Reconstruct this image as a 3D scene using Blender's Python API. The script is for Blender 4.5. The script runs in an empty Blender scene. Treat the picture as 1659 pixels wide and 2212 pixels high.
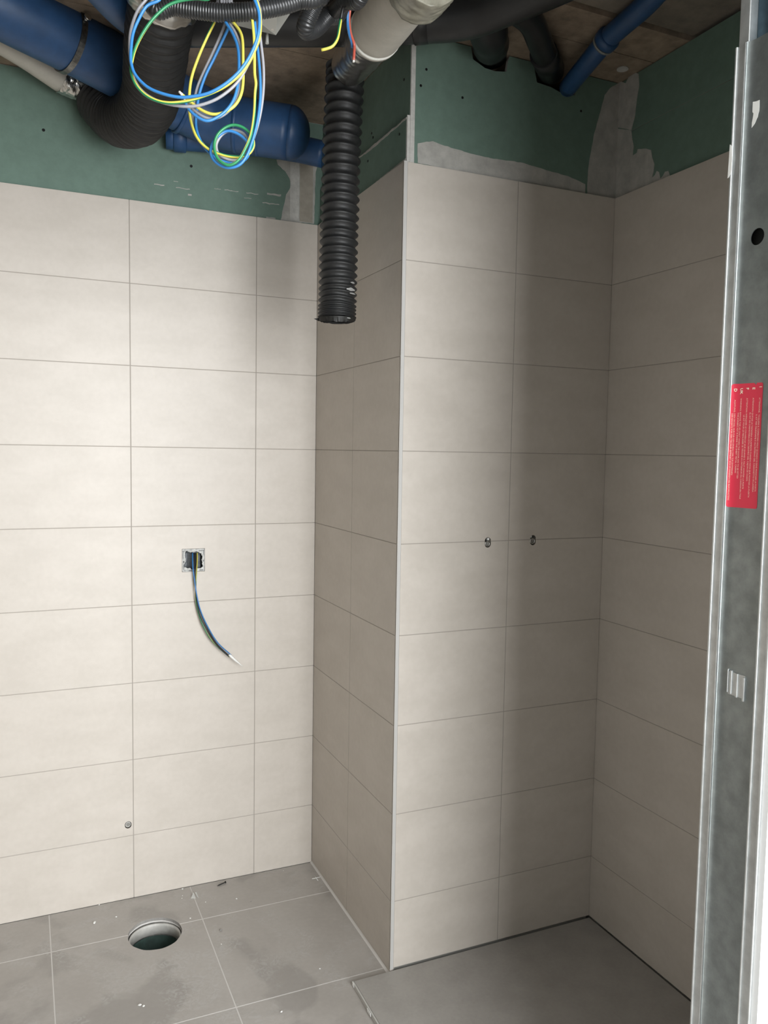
import bpy, bmesh, math, random
from mathutils import Vector, Matrix, noise
C = bpy.context.scene.collection
random.seed(4)

# ------------------------------------------------------------------ camera
F_PX = 1752.04; YAW = 0.42024; PITCH = -0.074657; ROLL = 0.016349
CAM = Vector((-0.91764, -2.63454, 1.45806))
def cam_dir(R2, U2, F):
    cr, sr = math.cos(ROLL), math.sin(ROLL)
    r = R2*cr - U2*sr; U = R2*sr + U2*cr
    cp, sp = math.cos(PITCH), math.sin(PITCH)
    fwd = F*cp - U*sp; u = F*sp + U*cp
    cy, sy = math.cos(YAW), math.sin(YAW)
    return Vector((r*cy + fwd*sy, -r*sy + fwd*cy, u))
RIGHT, UP, FWD = cam_dir(1,0,0), cam_dir(0,1,0), cam_dir(0,0,1)
def ray(px, py): return cam_dir((px-829.5)/F_PX, -(py-1106)/F_PX, 1.0)
def at(px, py, dep): return CAM + ray(px, py)*dep          # point seen at a pixel, at a real distance
def on(px, py, ax, val):
    v = ray(px, py); return CAM + v*((val-CAM[ax])/v[ax])
cd = bpy.data.cameras.new('camera'); cam = bpy.data.objects.new('camera', cd); C.objects.link(cam)
M = Matrix((RIGHT, UP, -FWD)).transposed().to_4x4(); M.translation = CAM
cam.matrix_world = M
cd.sensor_fit = 'VERTICAL'; cd.sensor_height = 36; cd.lens = 36*F_PX/2212; cd.clip_start = .01
bpy.context.scene.camera = cam

# ------------------------------------------------------------------ light
sc = bpy.context.scene
sc.view_settings.view_transform = 'Standard'; sc.view_settings.look = 'None'
sc.view_settings.exposure = 0.0; sc.view_settings.gamma = 1
w = bpy.data.worlds.new('world'); sc.world = w; w.use_nodes = True
w.node_tree.nodes['Background'].inputs[0].default_value = (.80,.90,1,1)
w.node_tree.nodes['Background'].inputs[1].default_value = 1.0
def area(name, loc, rot, sx, sy, en, col):
    l = bpy.data.lights.new(name, 'AREA'); l.shape = 'RECTANGLE'; l.size = sx; l.size_y = sy
    l.energy = en; l.color = col
    o = bpy.data.objects.new(name, l); C.objects.link(o); o.location = loc; o.rotation_euler = rot
    return o
area('window_daylight', (0.25, -4.54, 1.60), (math.radians(90), 0, 0), 2.10, 2.5, 282, (.97,.988,1.0))

# ------------------------------------------------------------------ materials
def mat(name, col, rough=.5, metal=0, spec=.5, noise_amt=0, noise_scale=20, col2=None, bump=0, bump_scale=200, coat=0):
    m = bpy.data.materials.new(name); m.use_nodes = True
    nt = m.node_tree; b = nt.nodes['Principled BSDF']
    b.inputs['Base Color'].default_value = (*col, 1); b.inputs['Roughness'].default_value = rough
    b.inputs['Metallic'].default_value = metal; b.inputs['Specular IOR Level'].default_value = spec
    if coat: b.inputs['Coat Weight'].default_value = coat; b.inputs['Coat Roughness'].default_value = .2
    tc = nt.nodes.new('ShaderNodeTexCoord')
    if noise_amt or col2:
        n = nt.nodes.new('ShaderNodeTexNoise'); n.inputs['Scale'].default_value = noise_scale
        n.inputs['Detail'].default_value = 8; n.inputs['Roughness'].default_value = .65
        nt.links.new(tc.outputs['Object'], n.inputs['Vector'])
        r = nt.nodes.new('ShaderNodeValToRGB')
        c2 = col2 or tuple(max(0, c*(1-noise_amt)) for c in col)
        c1 = col if col2 else tuple(min(1, c*(1+noise_amt)) for c in col)
        r.color_ramp.elements[0].position = .35; r.color_ramp.elements[1].position = .65
        r.color_ramp.elements[0].color = (*c2, 1); r.color_ramp.elements[1].color = (*c1, 1)
        nt.links.new(n.outputs['Fac'], r.inputs['Fac']); nt.links.new(r.outputs['Color'], b.inputs['Base Color'])
    if bump:
        n2 = nt.nodes.new('ShaderNodeTexNoise'); n2.inputs['Scale'].default_value = bump_scale; n2.inputs['Detail'].default_value = 4
        nt.links.new(tc.outputs['Object'], n2.inputs['Vector'])
        bp = nt.nodes.new('ShaderNodeBump'); bp.inputs['Strength'].default_value = bump; bp.inputs['Distance'].default_value = .001
        nt.links.new(n2.outputs['Fac'], bp.inputs['Height']); nt.links.new(bp.outputs['Normal'], b.inputs['Normal'])
    return m

def tile_mat(name, c1, c2, rough, streak=(1,1,1), sc1=9, fine=60):
    m = bpy.data.materials.new(name); m.use_nodes = True
    nt = m.node_tree; b = nt.nodes['Principled BSDF']; L = nt.links.new
    b.inputs['Roughness'].default_value = rough; b.inputs['Specular IOR Level'].default_value = .45
    tc = nt.nodes.new('ShaderNodeTexCoord'); mp = nt.nodes.new('ShaderNodeMapping'); mp.inputs['Scale'].default_value = streak
    L(tc.outputs['Object'], mp.inputs['Vector'])
    n = nt.nodes.new('ShaderNodeTexNoise'); n.inputs['Scale'].default_value = sc1; n.inputs['Detail'].default_value = 6
    n2 = nt.nodes.new('ShaderNodeTexNoise'); n2.inputs['Scale'].default_value = fine; n2.inputs['Detail'].default_value = 5
    L(mp.outputs['Vector'], n.inputs['Vector']); L(tc.outputs['Object'], n2.inputs['Vector'])
    mx = nt.nodes.new('ShaderNodeMath'); mx.operation = 'MULTIPLY_ADD'; mx.inputs[1].default_value = .35
    mu = nt.nodes.new('ShaderNodeMath'); mu.operation = 'MULTIPLY'; mu.inputs[1].default_value = .65
    L(n.outputs['Fac'], mu.inputs[0]); L(n2.outputs['Fac'], mx.inputs[0]); L(mu.outputs[0], mx.inputs[2])
    r = nt.nodes.new('ShaderNodeValToRGB'); r.color_ramp.elements[0].position = .38; r.color_ramp.elements[1].position = .62
    r.color_ramp.elements[0].color = (*c1,1); r.color_ramp.elements[1].color = (*c2,1)
    L(mx.outputs[0], r.inputs['Fac']); L(r.outputs['Color'], b.inputs['Base Color'])
    bp = nt.nodes.new('ShaderNodeBump'); bp.inputs['Strength'].default_value = .06; bp.inputs['Distance'].default_value = .0008
    n3 = nt.nodes.new('ShaderNodeTexNoise'); n3.inputs['Scale'].default_value = 350
    L(tc.outputs['Object'], n3.inputs['Vector']); L(n3.outputs['Fac'], bp.inputs['Height']); L(bp.outputs['Normal'], b.inputs['Normal'])
    return m

TILE = tile_mat('beige_wall_tile', (.498,.455,.402), (.543,.498,.444), .46, (1,1,2.2), 7)
GROUT = mat('wall_grout', (.34,.31,.275), .9)
TRAYM = tile_mat('tray_resin', (.325,.307,.283), (.368,.349,.323), .45, (1,1,1), 12, 120)
FGROUT = mat('floor_grout', (.60,.58,.55), .9)
# floor tile: grey with dusty smears and footprints
def floor_mat():
    m = tile_mat('grey_floor_tile', (.375,.350,.322), (.418,.393,.364), .36, (1,1,1), 6, 70)
    nt = m.node_tree; b = nt.nodes['Principled BSDF']; L = nt.links.new
    tc = [n for n in nt.nodes if n.type == 'TEX_COORD'][0]
    src = b.inputs['Base Color'].links[0].from_socket
    nz = nt.nodes.new('ShaderNodeTexNoise'); nz.inputs['Scale'].default_value = 6; nz.inputs['Detail'].default_value = 3; nz.inputs['Distortion'].default_value = 1.2
    wv = nt.nodes.new('ShaderNodeTexNoise'); wv.inputs['Scale'].default_value = 42; wv.inputs['Detail'].default_value = 4; wv.inputs['Distortion'].default_value = 2.5
    L(tc.outputs['Object'], nz.inputs['Vector']); L(tc.outputs['Object'], wv.inputs['Vector'])
    r1 = nt.nodes.new('ShaderNodeValToRGB'); r1.color_ramp.elements[0].position = .5; r1.color_ramp.elements[1].position = .64
    r2 = nt.nodes.new('ShaderNodeValToRGB'); r2.color_ramp.elements[0].position = .46; r2.color_ramp.elements[1].position = .60
    L(nz.outputs['Fac'], r1.inputs['Fac']); L(wv.outputs['Fac'], r2.inputs['Fac'])
    mu = nt.nodes.new('ShaderNodeMath'); mu.operation = 'MULTIPLY'; L(r1.outputs['Color'], mu.inputs[0]); L(r2.outputs['Color'], mu.inputs[1])
    m2 = nt.nodes.new('ShaderNodeMath'); m2.operation = 'MULTIPLY'; m2.inputs[1].default_value = .55; L(mu.outputs[0], m2.inputs[0])
    mix = nt.nodes.new('ShaderNodeMix'); mix.data_type = 'RGBA'; mix.inputs['B'].default_value = (.47,.46,.44,1)
    # wet / walked-on darker stains
    st = nt.nodes.new('ShaderNodeTexNoise'); st.inputs['Scale'].default_value = 4.2; st.inputs['Detail'].default_value = 8; st.inputs['Distortion'].default_value = .6
    L(tc.outputs['Object'], st.inputs['Vector'])
    r3 = nt.nodes.new('ShaderNodeValToRGB'); r3.color_ramp.elements[0].position = .52; r3.color_ramp.elements[1].position = .60
    L(st.outputs['Fac'], r3.inputs['Fac'])
    m3 = nt.nodes.new('ShaderNodeMath'); m3.operation = 'MULTIPLY'; m3.inputs[1].default_value = .4; L(r3.outputs['Color'], m3.inputs[0])
    mixd = nt.nodes.new('ShaderNodeMix'); mixd.data_type = 'RGBA'; mixd.inputs['B'].default_value = (.225,.212,.195,1)
    L(m3.outputs[0], mixd.inputs['Factor']); L(src, mixd.inputs['A'])
    L(m2.outputs[0], mix.inputs['Factor']); L(mixd.outputs['Result'], mix.inputs['A']); L(mix.outputs['Result'], b.inputs['Base Color'])
    rr = nt.nodes.new('ShaderNodeMath'); rr.operation = 'MULTIPLY_ADD'; rr.inputs[1].default_value = .4; rr.inputs[2].default_value = .36
    L(m2.outputs[0], rr.inputs[0]); L(rr.outputs[0], b.inputs['Roughness'])
    return m
FTILE = floor_mat()
GREEN = mat('green_plasterboard', (.130,.200,.162), .75, noise_amt=.07, noise_scale=35, bump=.1)
PLAST = mat('joint_compound', (.40,.39,.36), .9, noise_amt=.14, noise_scale=26, bump=.3, bump_scale=90)
PAPER = mat('board_edge_bead', (.50,.49,.46), .8, noise_amt=.12, noise_scale=60)
GYPS = mat('gypsum_core', (.42,.41,.38), .95)
CHIP = mat('ceiling_chipboard', (.34,.262,.19), .9, col2=(.20,.155,.115), noise_scale=22, bump=.6, bump_scale=60)
CHIP2 = mat('ceiling_cement_board', (.24,.205,.165), .9, col2=(.13,.115,.095), noise_scale=9, bump=.5, bump_scale=60)
HALL = mat('plain_render_grey', (.52,.52,.51), .9)
WHITE = mat('white_paint', (.80,.81,.81), .7)
DARK = mat('cavity_shade', (.03,.03,.028), 1, spec=.1)  # near-black colour standing in for the shade inside cavities
BLUE = mat('blue_pipe_plastic', (.018,.062,.155), .45, noise_amt=.12, noise_scale=25, bump=.1)
BLACKP = mat('black_drain_plastic', (.011,.0115,.012), .38, noise_amt=.3, noise_scale=12)
FLEX = mat('black_flexible_duct', (.010,.0105,.011), .55, col2=(.017,.017,.0165), noise_scale=45, bump=.5, bump_scale=120)
CONDM = mat('black_conduit', (.022,.023,.024), .3)
FOAM = mat('grey_insulation_sleeve', (.44,.42,.37), .75, noise_amt=.05, noise_scale=40)
FOIL = mat('aluminium_foil_tape', (.62,.61,.58), .28, metal=1, bump=1.0, bump_scale=38)
TORN = mat('torn_foil_lining', (.85,.85,.83), .35, metal=.6)
GALV = mat('galvanised_steel', (.58,.60,.60), .32, metal=.72, noise_amt=.10, noise_scale=35, bump=.03)
GALVD = mat('dull_galvanised_lid', (.30,.33,.33), .36, metal=.85, noise_amt=.16, noise_scale=28)
BSTEEL = mat('blue_grey_track_steel', (.10,.15,.19), .4, metal=1, noise_amt=.2, noise_scale=30)
STEEL = mat('bright_steel', (.55,.55,.53), .25, metal=1)
BRACK = mat('light_grey_plate', (.50,.51,.48), .5)
TRIMM = mat('pale_edge_trim', (.47,.46,.44), .4)
RED = mat('red_sticker', (.66,.035,.07), .35)
PINKT = mat('sticker_lettering', (.88,.60,.50), .5)
CREAMT = mat('sticker_big_lettering', (.92,.82,.66), .5)
WBLUE = mat('blue_wire_insulation', (.03,.17,.42), .35)
WGREY = mat('grey_wire_insulation', (.27,.27,.29), .35)
WGRN = mat('green_wire_insulation', (.02,.19,.075), .35)
WYEL = mat('yellow_wire_insulation', (.56,.50,.08), .35)
WBLK = mat('black_wire_insulation', (.012,.012,.014), .35)
WRED = mat('red_wire_insulation', (.45,.09,.06), .4)
COPPER = mat('bare_wire_tip', (.75,.72,.66), .4)
TAPE = mat('white_tape', (.80,.80,.77), .5)
BOXG = mat('grey_box_plastic', (.45,.45,.43), .6, noise_amt=.3, noise_scale=120)
BOXD = mat('dark_box_inside', (.045,.05,.055), .6, noise_amt=.5, noise_scale=90)
PVC = mat('grey_pvc_socket', (.46,.45,.42), .5, noise_amt=.12, noise_scale=50)
RAW = mat('raw_screed', (.30,.29,.27), 1, noise_amt=.3, noise_scale=80, bump=1, bump_scale=70)
DGREEN = mat('dark_green_pipe_bottom', (.035,.065,.055), .7, noise_amt=.3, noise_scale=30)  # dark greenish colour of the drain bend
SCREW = mat('black_screw', (.02,.02,.02), .4, metal=.6)
CRUMB = mat('plaster_crumb', (.78,.78,.75), .8)

# ------------------------------------------------------------------ helpers
def link(name, bm, mats, parent=None, smooth=False):
    me = bpy.data.meshes.new(name); bm.normal_update(); bm.to_mesh(me); bm.free()
    if not isinstance(mats, (list, tuple)): mats = [mats]
    for m in mats: me.materials.append(m)
    if smooth:
        for p in me.polygons: p.use_smooth = True
    o = bpy.data.objects.new(name, me); C.objects.link(o)
    if parent: o.parent = parent
    return o
def tag(o, label, cat, group=None):
    o['label'] = label; o['category'] = cat
    if group: o['group'] = group
    return o
def thing(name, label, cat, group=None, loc=(0,0,0)):
    o = bpy.data.objects.new(name, None); o.empty_display_size = .05; C.objects.link(o); o.location = loc
    return tag(o, label, cat, group)
def structure(o): o['kind'] = 'structure'; return o
def box(bm, x0, x1, y0, y1, z0, z1, mi=0, bev=0):
    x0,x1 = sorted((x0,x1)); y0,y1 = sorted((y0,y1)); z0,z1 = sorted((z0,z1))
    r = bmesh.ops.create_cube(bm, size=1)['verts']
    for v in r: v.co = Vector(((x0+x1)/2+v.co.x*(x1-x0), (y0+y1)/2+v.co.y*(y1-y0), (z0+z1)/2+v.co.z*(z1-z0)))
    fs = {f for v in r for f in v.link_faces}
    for f in fs: f.material_index = mi
    if bev:
        es = {e for v in r for e in v.link_edges}
        g = bmesh.ops.bevel(bm, geom=list(es), offset=bev, segments=2, affect='EDGES', profile=.5)
        for f in g['faces']: f.material_index = mi
def boxobj(name, dims, m, parent=None, bev=0):
    bm = bmesh.new(); box(bm, *dims, bev=bev); return link(name, bm, m, parent)
def smooth_path(pts, n=8):
    pts = [Vector(p) for p in pts]
    if len(pts) < 3:
        a, b = pts[0], pts[-1]; return [a.lerp(b, i/n) for i in range(n+1)]
    P = [2*pts[0]-pts[1]] + pts + [2*pts[-1]-pts[-2]]
    out = []
    for i in range(1, len(P)-2):
        p0,p1,p2,p3 = P[i-1:i+3]
        for k in range(n):
            t = k/n
            out.append(.5*((2*p1)+(-p0+p2)*t+(2*p0-5*p1+4*p2-p3)*t*t+(-p0+3*p1-3*p2+p3)*t**3))
    out.append(pts[-1]); return out
def resample(path, step):
    L = [0]
    for a, b in zip(path, path[1:]): L.append(L[-1]+(b-a).length)
    n = max(2, int(L[-1]/step)); out = []; j = 0
    for i in range(n+1):
        s = L[-1]*i/n
        while j < len(L)-2 and L[j+1] < s: j += 1
        t = (s-L[j])/max(1e-9, L[j+1]-L[j]); out.append(path[j].lerp(path[j+1], min(1, max(0, t))))
    return out, L[-1]
def tube(bm, path, rad, seg=12, caps=True, mi=0, stripe=None, twist=0, inner=None):
    """rad: number or function(i, n, s). stripe: function(side)->material index"""
    n = len(path); frames = []
    t0 = (path[1]-path[0]).normalized(); ref = Vector((0,0,1)) if abs(t0.z) < .9 else Vector((1,0,0))
    u = t0.cross(ref).normalized()
    s = 0; rings = []
    for i in range(n):
        t = (path[min(i+1, n-1)]-path[max(i-1, 0)]).normalized()
        u = (u - t*u.dot(t)).normalized(); v = t.cross(u)
        if i: s += (path[i]-path[i-1]).length
        r = rad(i, n, s) if callable(rad) else rad
        rings.append([bm.verts.new(path[i]+(u*math.cos(a)+v*math.sin(a))*r) for a in [2*math.pi*k/seg+twist*s for k in range(seg)]])
    for a, b in zip(rings, rings[1:]):
        for k in range(seg):
            f = bm.faces.new((a[k], a[(k+1)%seg], b[(k+1)%seg], b[k])); f.smooth = True
            f.material_index = stripe(k) if stripe else mi
    if caps:
        f = bm.faces.new(list(reversed(rings[0]))); f.material_index = mi
        f = bm.faces.new(rings[-1]); f.material_index = mi
    return rings
def cyl(bm, a, b, r, seg=24, mi=0, r2=None):
    a, b = Vector(a), Vector(b)
    tube(bm, [a, b], (lambda i, n, s: r if i == 0 else (r2 if r2 is not None else r)), seg, True, mi)
def dome(bm, c, axis, r, seg=20, n=6, flat=.8):
    axis = axis.normalized(); pts = []; rr = []
    for i in range(n+1):
        a = math.pi/2*i/n; pts.append(Vector(c)+axis*r*math.sin(a)*flat); rr.append(max(.0005, r*math.cos(a)))
    tube(bm, pts, lambda i, n_, s: rr[i], seg)
def cut(o, cutters):
    """bake boolean differences into the mesh, then drop the cutters"""
    for c in cutters:
        md = o.modifiers.new('b', 'BOOLEAN'); md.operation = 'DIFFERENCE'; md.solver = 'EXACT'; md.object = c
    dg = bpy.context.evaluated_depsgraph_get(); dg.update()
    me = bpy.data.meshes.new_from_object(o.evaluated_get(dg)); o.modifiers.clear(); o.data = me
def drop(cs):
    for c in cs: bpy.data.objects.remove(c, do_unlink=True)
def prism(bm, poly, axis, a, b, mi=0):
    """extrude a polygon (list of (u, v)) along axis between a and b"""
    def P(u, v, w):
        return {'x': Vector((w, u, v)), 'y': Vector((u, w, v)), 'z': Vector((u, v, w))}[axis]
    A = [bm.verts.new(P(u, v, a)) for u, v in poly]; B = [bm.verts.new(P(u, v, b)) for u, v in poly]
    fs = [bm.faces.new(A), bm.faces.new(B[::-1])]
    n = len(poly)
    for i in range(n): fs.append(bm.faces.new((A[i], B[i], B[(i+1)%n], A[(i+1)%n])))
    for f in fs: f.material_index = mi
    bmesh.ops.recalc_face_normals(bm, faces=fs)
    return fs
def ragged(poly, amp=.002, step=.012, seed=0, closed=True):
    out = []; n = len(poly)
    for i in range(n):
        a, b = Vector(poly[i]), Vector(poly[(i+1)%n]); k = max(1, int((b-a).length/step))
        for j in range(k):
            p = a.lerp(b, j/k); q = Vector((p.x*70+seed, p.y*70, seed*3.1))
            if j: p = p + Vector((noise.noise(q), noise.noise(q+Vector((9,4,2)))))*amp
            out.append((p.x, p.y))
    return out

# ------------------------------------------------------------------ room measurements
TW, TH, G = .3978, .25, .0022       # wall tile width, height, joint
Z0 = 1.4596                          # a bed joint at eye level
ROWS = [Z0+TH*k for k in range(-5, 4)]
ZT = ROWS[-1]                        # top of tiling
BT = 2.5405                           # top of plasterboards
CE = 2.5435                           # ceiling
ND, NL = .6729, .6854                # niche depth (y = -ND) and right wall (x = NL)
TZ = .0128                           # shower tray top

def cut_boxes(boxes, holes, mi, bm, bev=0):
    # add boxes to bm; any box touched by a hole (bounds, maker) is cut on its own first
    for d in boxes:
        hs = [mk for (b, mk) in holes if all(d[2*i] < b[2*i+1] and d[2*i+1] > b[2*i] for i in range(3))]
        if not hs: box(bm, *d, mi, bev); continue
        tb_ = bmesh.new(); box(tb_, *d, 0, bev); o = link('piece', tb_, DARK); cu_ = [mk() for mk in hs]; cut(o, cu_)
        t2 = bmesh.new(); t2.from_mesh(o.data)
        for f in t2.faces: f.material_index = mi
        me = bpy.data.meshes.new('tmp'); t2.to_mesh(me); t2.free(); bm.from_mesh(me); drop(cu_+[o])
def tiled(name, axis, plane, thick, u0, u1, joints, zb, back, gj=G, holes=()):
    """axis 'y': face plane y=plane facing -y; axis 'x': x=plane facing -x; tiles stand on a backing slab"""
    bm = bmesh.new(); B1 = []; B2 = []
    us = [u0]+sorted(j for j in joints if u0 < j < u1)+[u1]
    zs = [zb]+[z for z in ROWS if z > zb+.02]
    for i in range(len(us)-1):
        for k in range(len(zs)-1):
            a = us[i]+(gj/2 if i else 0); b = us[i+1]-(gj/2 if i < len(us)-2 else 0)
            c = zs[k]+(G/2 if k else 0); d = zs[k+1]-(G/2 if k < len(zs)-2 else 0)
            w0, w1 = plane, plane+thick
            B1.append((a, b, w0, w1, c, d) if axis == 'y' else (w0, w1, a, b, c, d))
    w0, w1 = plane+.0007, plane+thick+.004
    B2.append((us[0]+.001, us[-1]-.001, w0, w1, zb+.001, ZT-.001) if axis == 'y' else (w0, w1, us[0]+.001, us[-1]-.001, zb+.001, ZT-.001))
    cut_boxes(B1, holes, 0, bm, .0005); cut_boxes(B2, holes, 1, bm)
    return structure(link(name, bm, [TILE, GROUT]))

XL = -1.55       # left wall of the bathroom
# ---- hole cutters
def cutter_cyl(a, b, r, seg=32):
    bm = bmesh.new(); cyl(bm, a, b, r, seg); bmesh.ops.recalc_face_normals(bm, faces=bm.faces); return link('cutter', bm, DARK)
def cutter_box(*d):
    bm = bmesh.new(); box(bm, *d); return link('cutter', bm, DARK)
def cutter_oval(cx, cz, w, h, y0, y1):
    poly = []
    for i in range(32):
        a = 2*math.pi*i/32; r = w/2
        x = cx+r*math.cos(a); z = cz+r*math.sin(a)+((h-w)/2 if math.sin(a) > 0 else -(h-w)/2)
        poly.append((x, z))
    bm = bmesh.new(); prism(bm, poly, 'y', y0, y1); return link('cutter', bm, DARK)

BX0, BX1, BZ0, BZ1 = -.4510, -.3775, 1.0585, 1.1335     # electrical box
OUT = (-.6235, .2465)                                     # water outlet on the back wall
O2 = [(.282, 1.206), (.434, 1.208)]                       # shower outlets

HB = [((BX0, BX1, -.02, .06, BZ0, BZ1), lambda: cutter_box(BX0, BX1, -.02, .06, BZ0, BZ1)),
      ((OUT[0]-.0125, OUT[0]+.0125, -.02, .06, OUT[1]-.014, OUT[1]+.014), lambda: cutter_oval(*OUT, .0205, .0235, -.02, .06))]
HN = [((x-.0105, x+.0105, -ND-.02, -ND+.045, z-.015, z+.015), (lambda x=x, z=z: cutter_oval(x, z, .0200, .0295, -ND-.02, -ND+.045))) for x, z in O2]
wb = tiled('wall_back', 'y', 0, .009, XL, -.0005, [-.2094-TW*k for k in range(6)], .0006, 0, .0028, HB)
bm = bmesh.new(); cut_boxes([(XL-.1, .05, .0145, .16, -.2, CE)], HB, 0, bm); structure(link('wall_back_core', bm, GYPS))
wc = tiled('wall_column', 'x', 0, .009, -ND+.0005, -.0005, [-.3392], .0006, 0)
wn = tiled('wall_niche', 'y', -ND, .009, .0105, NL, [.3506], TZ+.004, 0, G, HN)
# hollow service wall behind the niche: a thin skin low down, shallow cavity behind the boards above
bm = bmesh.new()
cut_boxes([(.0145, NL, -ND+.0135, -ND+.05, -.1, ZT)], HN, 0, bm)
wns = structure(link('wall_niche_core', bm, GYPS))
structure(boxobj('wall_cavity_shade', (.0505, NL+.1, -.55, 0.0, -.2, CE), DARK))  # added block, painted near-black as the shade of the hollow wall
structure(boxobj('wall_column_core', (.0145, .05, -ND+.052, 0.0, -.2, ZT), GYPS))
wr = tiled('wall_right', 'x', NL, .009, -1.655, -ND, [-1.102, -1.102-TW], TZ+.004, 0)
structure(boxobj('wall_right_core', (NL+.0145, NL+.12, -1.78, -.55, -.2, CE), GYPS))
structure(boxobj('wall_left', (XL-.1, XL, -1.9, -.0005, -.2, CE), TILE))

# edge trim on the outer corner of the column
bm = bmesh.new()
poly = [(0.0, -ND+.004), (0.0, -ND+.0015), (.0006, -ND+.0003), (.002, -ND-.0006), (.0098, -ND-.0006), (.0098, -ND+.004)]
prism(bm, poly, 'z', TZ+.0006, ZT+.0015); structure(link('trim_1', bm, TRIMM))

# ---- floor
HC = Vector((-.5735, -.226))
def hole_ring(r, jig, seed):
    out = []
    for i in range(56):
        a = 2*math.pi*i/56; rr = r*(1+jig*noise.noise(Vector((math.cos(a)*3+seed, math.sin(a)*3, seed))))
        out.append((HC.x+rr*.985*math.cos(a), HC.y+rr*1.05*math.sin(a)))
    return out
def hole_cut(r, jig, seed):
    b_ = bmesh.new(); prism(b_, hole_ring(r, jig, seed), 'z', -.30, .05); return link('cutter', b_, DARK)
HF = [((HC.x-.085, HC.x+.085, HC.y-.09, HC.y+.09, -.3, .05), lambda: hole_cut(.0795, .03, 2))]
HS = [((HC.x-.09, HC.x+.09, HC.y-.09, HC.y+.09, -.3, .05), lambda: hole_cut(.0825, .02, 5))]
FB = []
bm = bmesh.new()
xs = [XL, -.862, -.427, -.0006]; ys = [-.0006, -.206, -.641, -1.077, -1.512]
xs2 = [-1.297-.4345*k for k in range(0, 4)][::-1]
g = .0034
FX = [-2.6, -2.166, -1.732, -1.297, -.862, -.427, .0065, .4415, .8765, 1.311, 1.746, 2.0]
FY = [-.0006, -.206, -.641, -1.077, -1.512, -1.948, -2.383, -2.818, -3.254, -3.69, -4.125, -4.56]
for i in range(len(FX)-1):
    for k in range(len(FY)-1):
        x0, x1 = FX[i]+g/2, FX[i+1]-g/2; y1, y0 = FY[k]-g/2, FY[k+1]+g/2
        if FY[k] > -1.9:
            if x1 < XL or x0 > NL: continue
            x0 = max(x0, XL+.0005); x1 = min(x1, NL-.001)
            if FY[k] > -ND+.01:
                if x0 > -.01: continue
                x1 = min(x1, -.0006)
        FB.append((x0, x1, y0, y1, -.009, 0))
cut_boxes(FB, HF, 0, bm, .0005)
cut_boxes([(XL+.0005, -.0006, -ND, -.001, -.013, -.0005)], HF, 1, bm)
box(bm, XL+.0005, NL-.001, -1.9, -ND-.0005, -.013, -.0005, 1)
box(bm, -2.6, 2.0, -4.6, -1.9005, -.013, -.0005, 1)
fl = structure(link('floor', bm, [FTILE, FGROUT]))
bm = bmesh.new(); cut_boxes([(-2.7, 2.1, -4.7, -.0006, -.20, -.0135)], HS, 0, bm); structure(link('floor_slab', bm, RAW))
# drain socket in the floor
dr = thing('drain_socket', 'grey plastic toilet drain socket sunk in the round hole of the floor', 'drain', loc=(HC.x, HC.y, -.19))
bm = bmesh.new(); n = 48; prof = [(.0765,-.016),(.0755,-.013),(.0728,-.0135),(.0715,-.02),(.0712,-.046),(.0750,-.048),(.0770,-.046)]
rings = [[bm.verts.new((r*math.cos(2*math.pi*k/n), r*math.sin(2*math.pi*k/n), z+.19)) for k in range(n)] for r, z in prof]
for a, b in zip(rings, rings[1:]+rings[:1]):
    for k in range(n): bm.faces.new((a[k], a[(k+1)%n], b[(k+1)%n], b[k]))
bmesh.ops.recalc_face_normals(bm, faces=bm.faces); link('socket_wall', bm, PVC, dr, True)
bm = bmesh.new(); rings = []
for r, z in [(.0740,.079),(.0740,-.005),(.058,-.010),(.052,-.020),(.040,-.032),(.022,-.037),(.001,-.038)]:
    rings.append([bm.verts.new((r*math.cos(2*math.pi*k/n), r*math.sin(2*math.pi*k/n)-.004, z+.062)) for k in range(n)])
for a, b in zip(rings, rings[1:]):
    for k in range(n): bm.faces.new((a[k], a[(k+1)%n], b[(k+1)%n], b[k]))
bm.faces.new(rings[-1]); bmesh.ops.recalc_face_normals(bm, faces=bm.faces)
o = link('pipe_bend', bm, DGREEN, dr, True); o['label'] = 'dark greenish bottom of the drain pipe'

# ---- silicone bead between floor and column wall
bm = bmesh.new(); prism(bm, [(-.0062, .0001), (-.0006, .0001), (-.0006, .0065), (-.0022, .0030)], 'y', -ND+.002, -.001)
structure(link('trim_2', bm, FGROUT))

# ---- shower tray
tr = thing('shower_tray', 'flat grey resin shower tray filling the floor of the right-hand niche', 'shower tray', loc=(-.115, -ND, 0))
bm = bmesh.new()
poly = [(.004, -.0045), (NL+.115-.0015, -.0045), (NL+.115-.0015, -.982), (-.009-.0, -.982)]
prism(bm, poly, 'z', .0004, TZ)
bmesh.ops.bevel(bm, geom=[e for e in bm.edges if all(abs(v.co.z-TZ) < 1e-5 for v in e.verts)], offset=.0012, segments=2, affect='EDGES')
link('tray_body', bm, TRAYM, tr)
bm = bmesh.new()
prism(bm, [(0, -.0045), (.0036, -.0045), (-.0094, -.982), (-.013, -.982)], 'z', .0004, TZ-.0005)
o = link('edge_trim', bm, mat('pale_tray_edge', (.50,.49,.46), .35), tr); o['label'] = 'pale edge strip along the left side'
bm = bmesh.new(); box(bm, -.0010, .0006, -.0175, -.0050, .002, TZ+.0004, 0, .0005)
ECM = mat('white_edge_clip', (.85,.85,.83), .4)
link('edge_clip', bm, ECM, tr); bm = bmesh.new(); box(bm, -.0044, -.0030, -.142, -.118, .004, TZ+.0003, 0, .0005)
o = link('edge_clip', bm, ECM, tr)
o['label'] = 'glossy white end of the edge strip'

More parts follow.
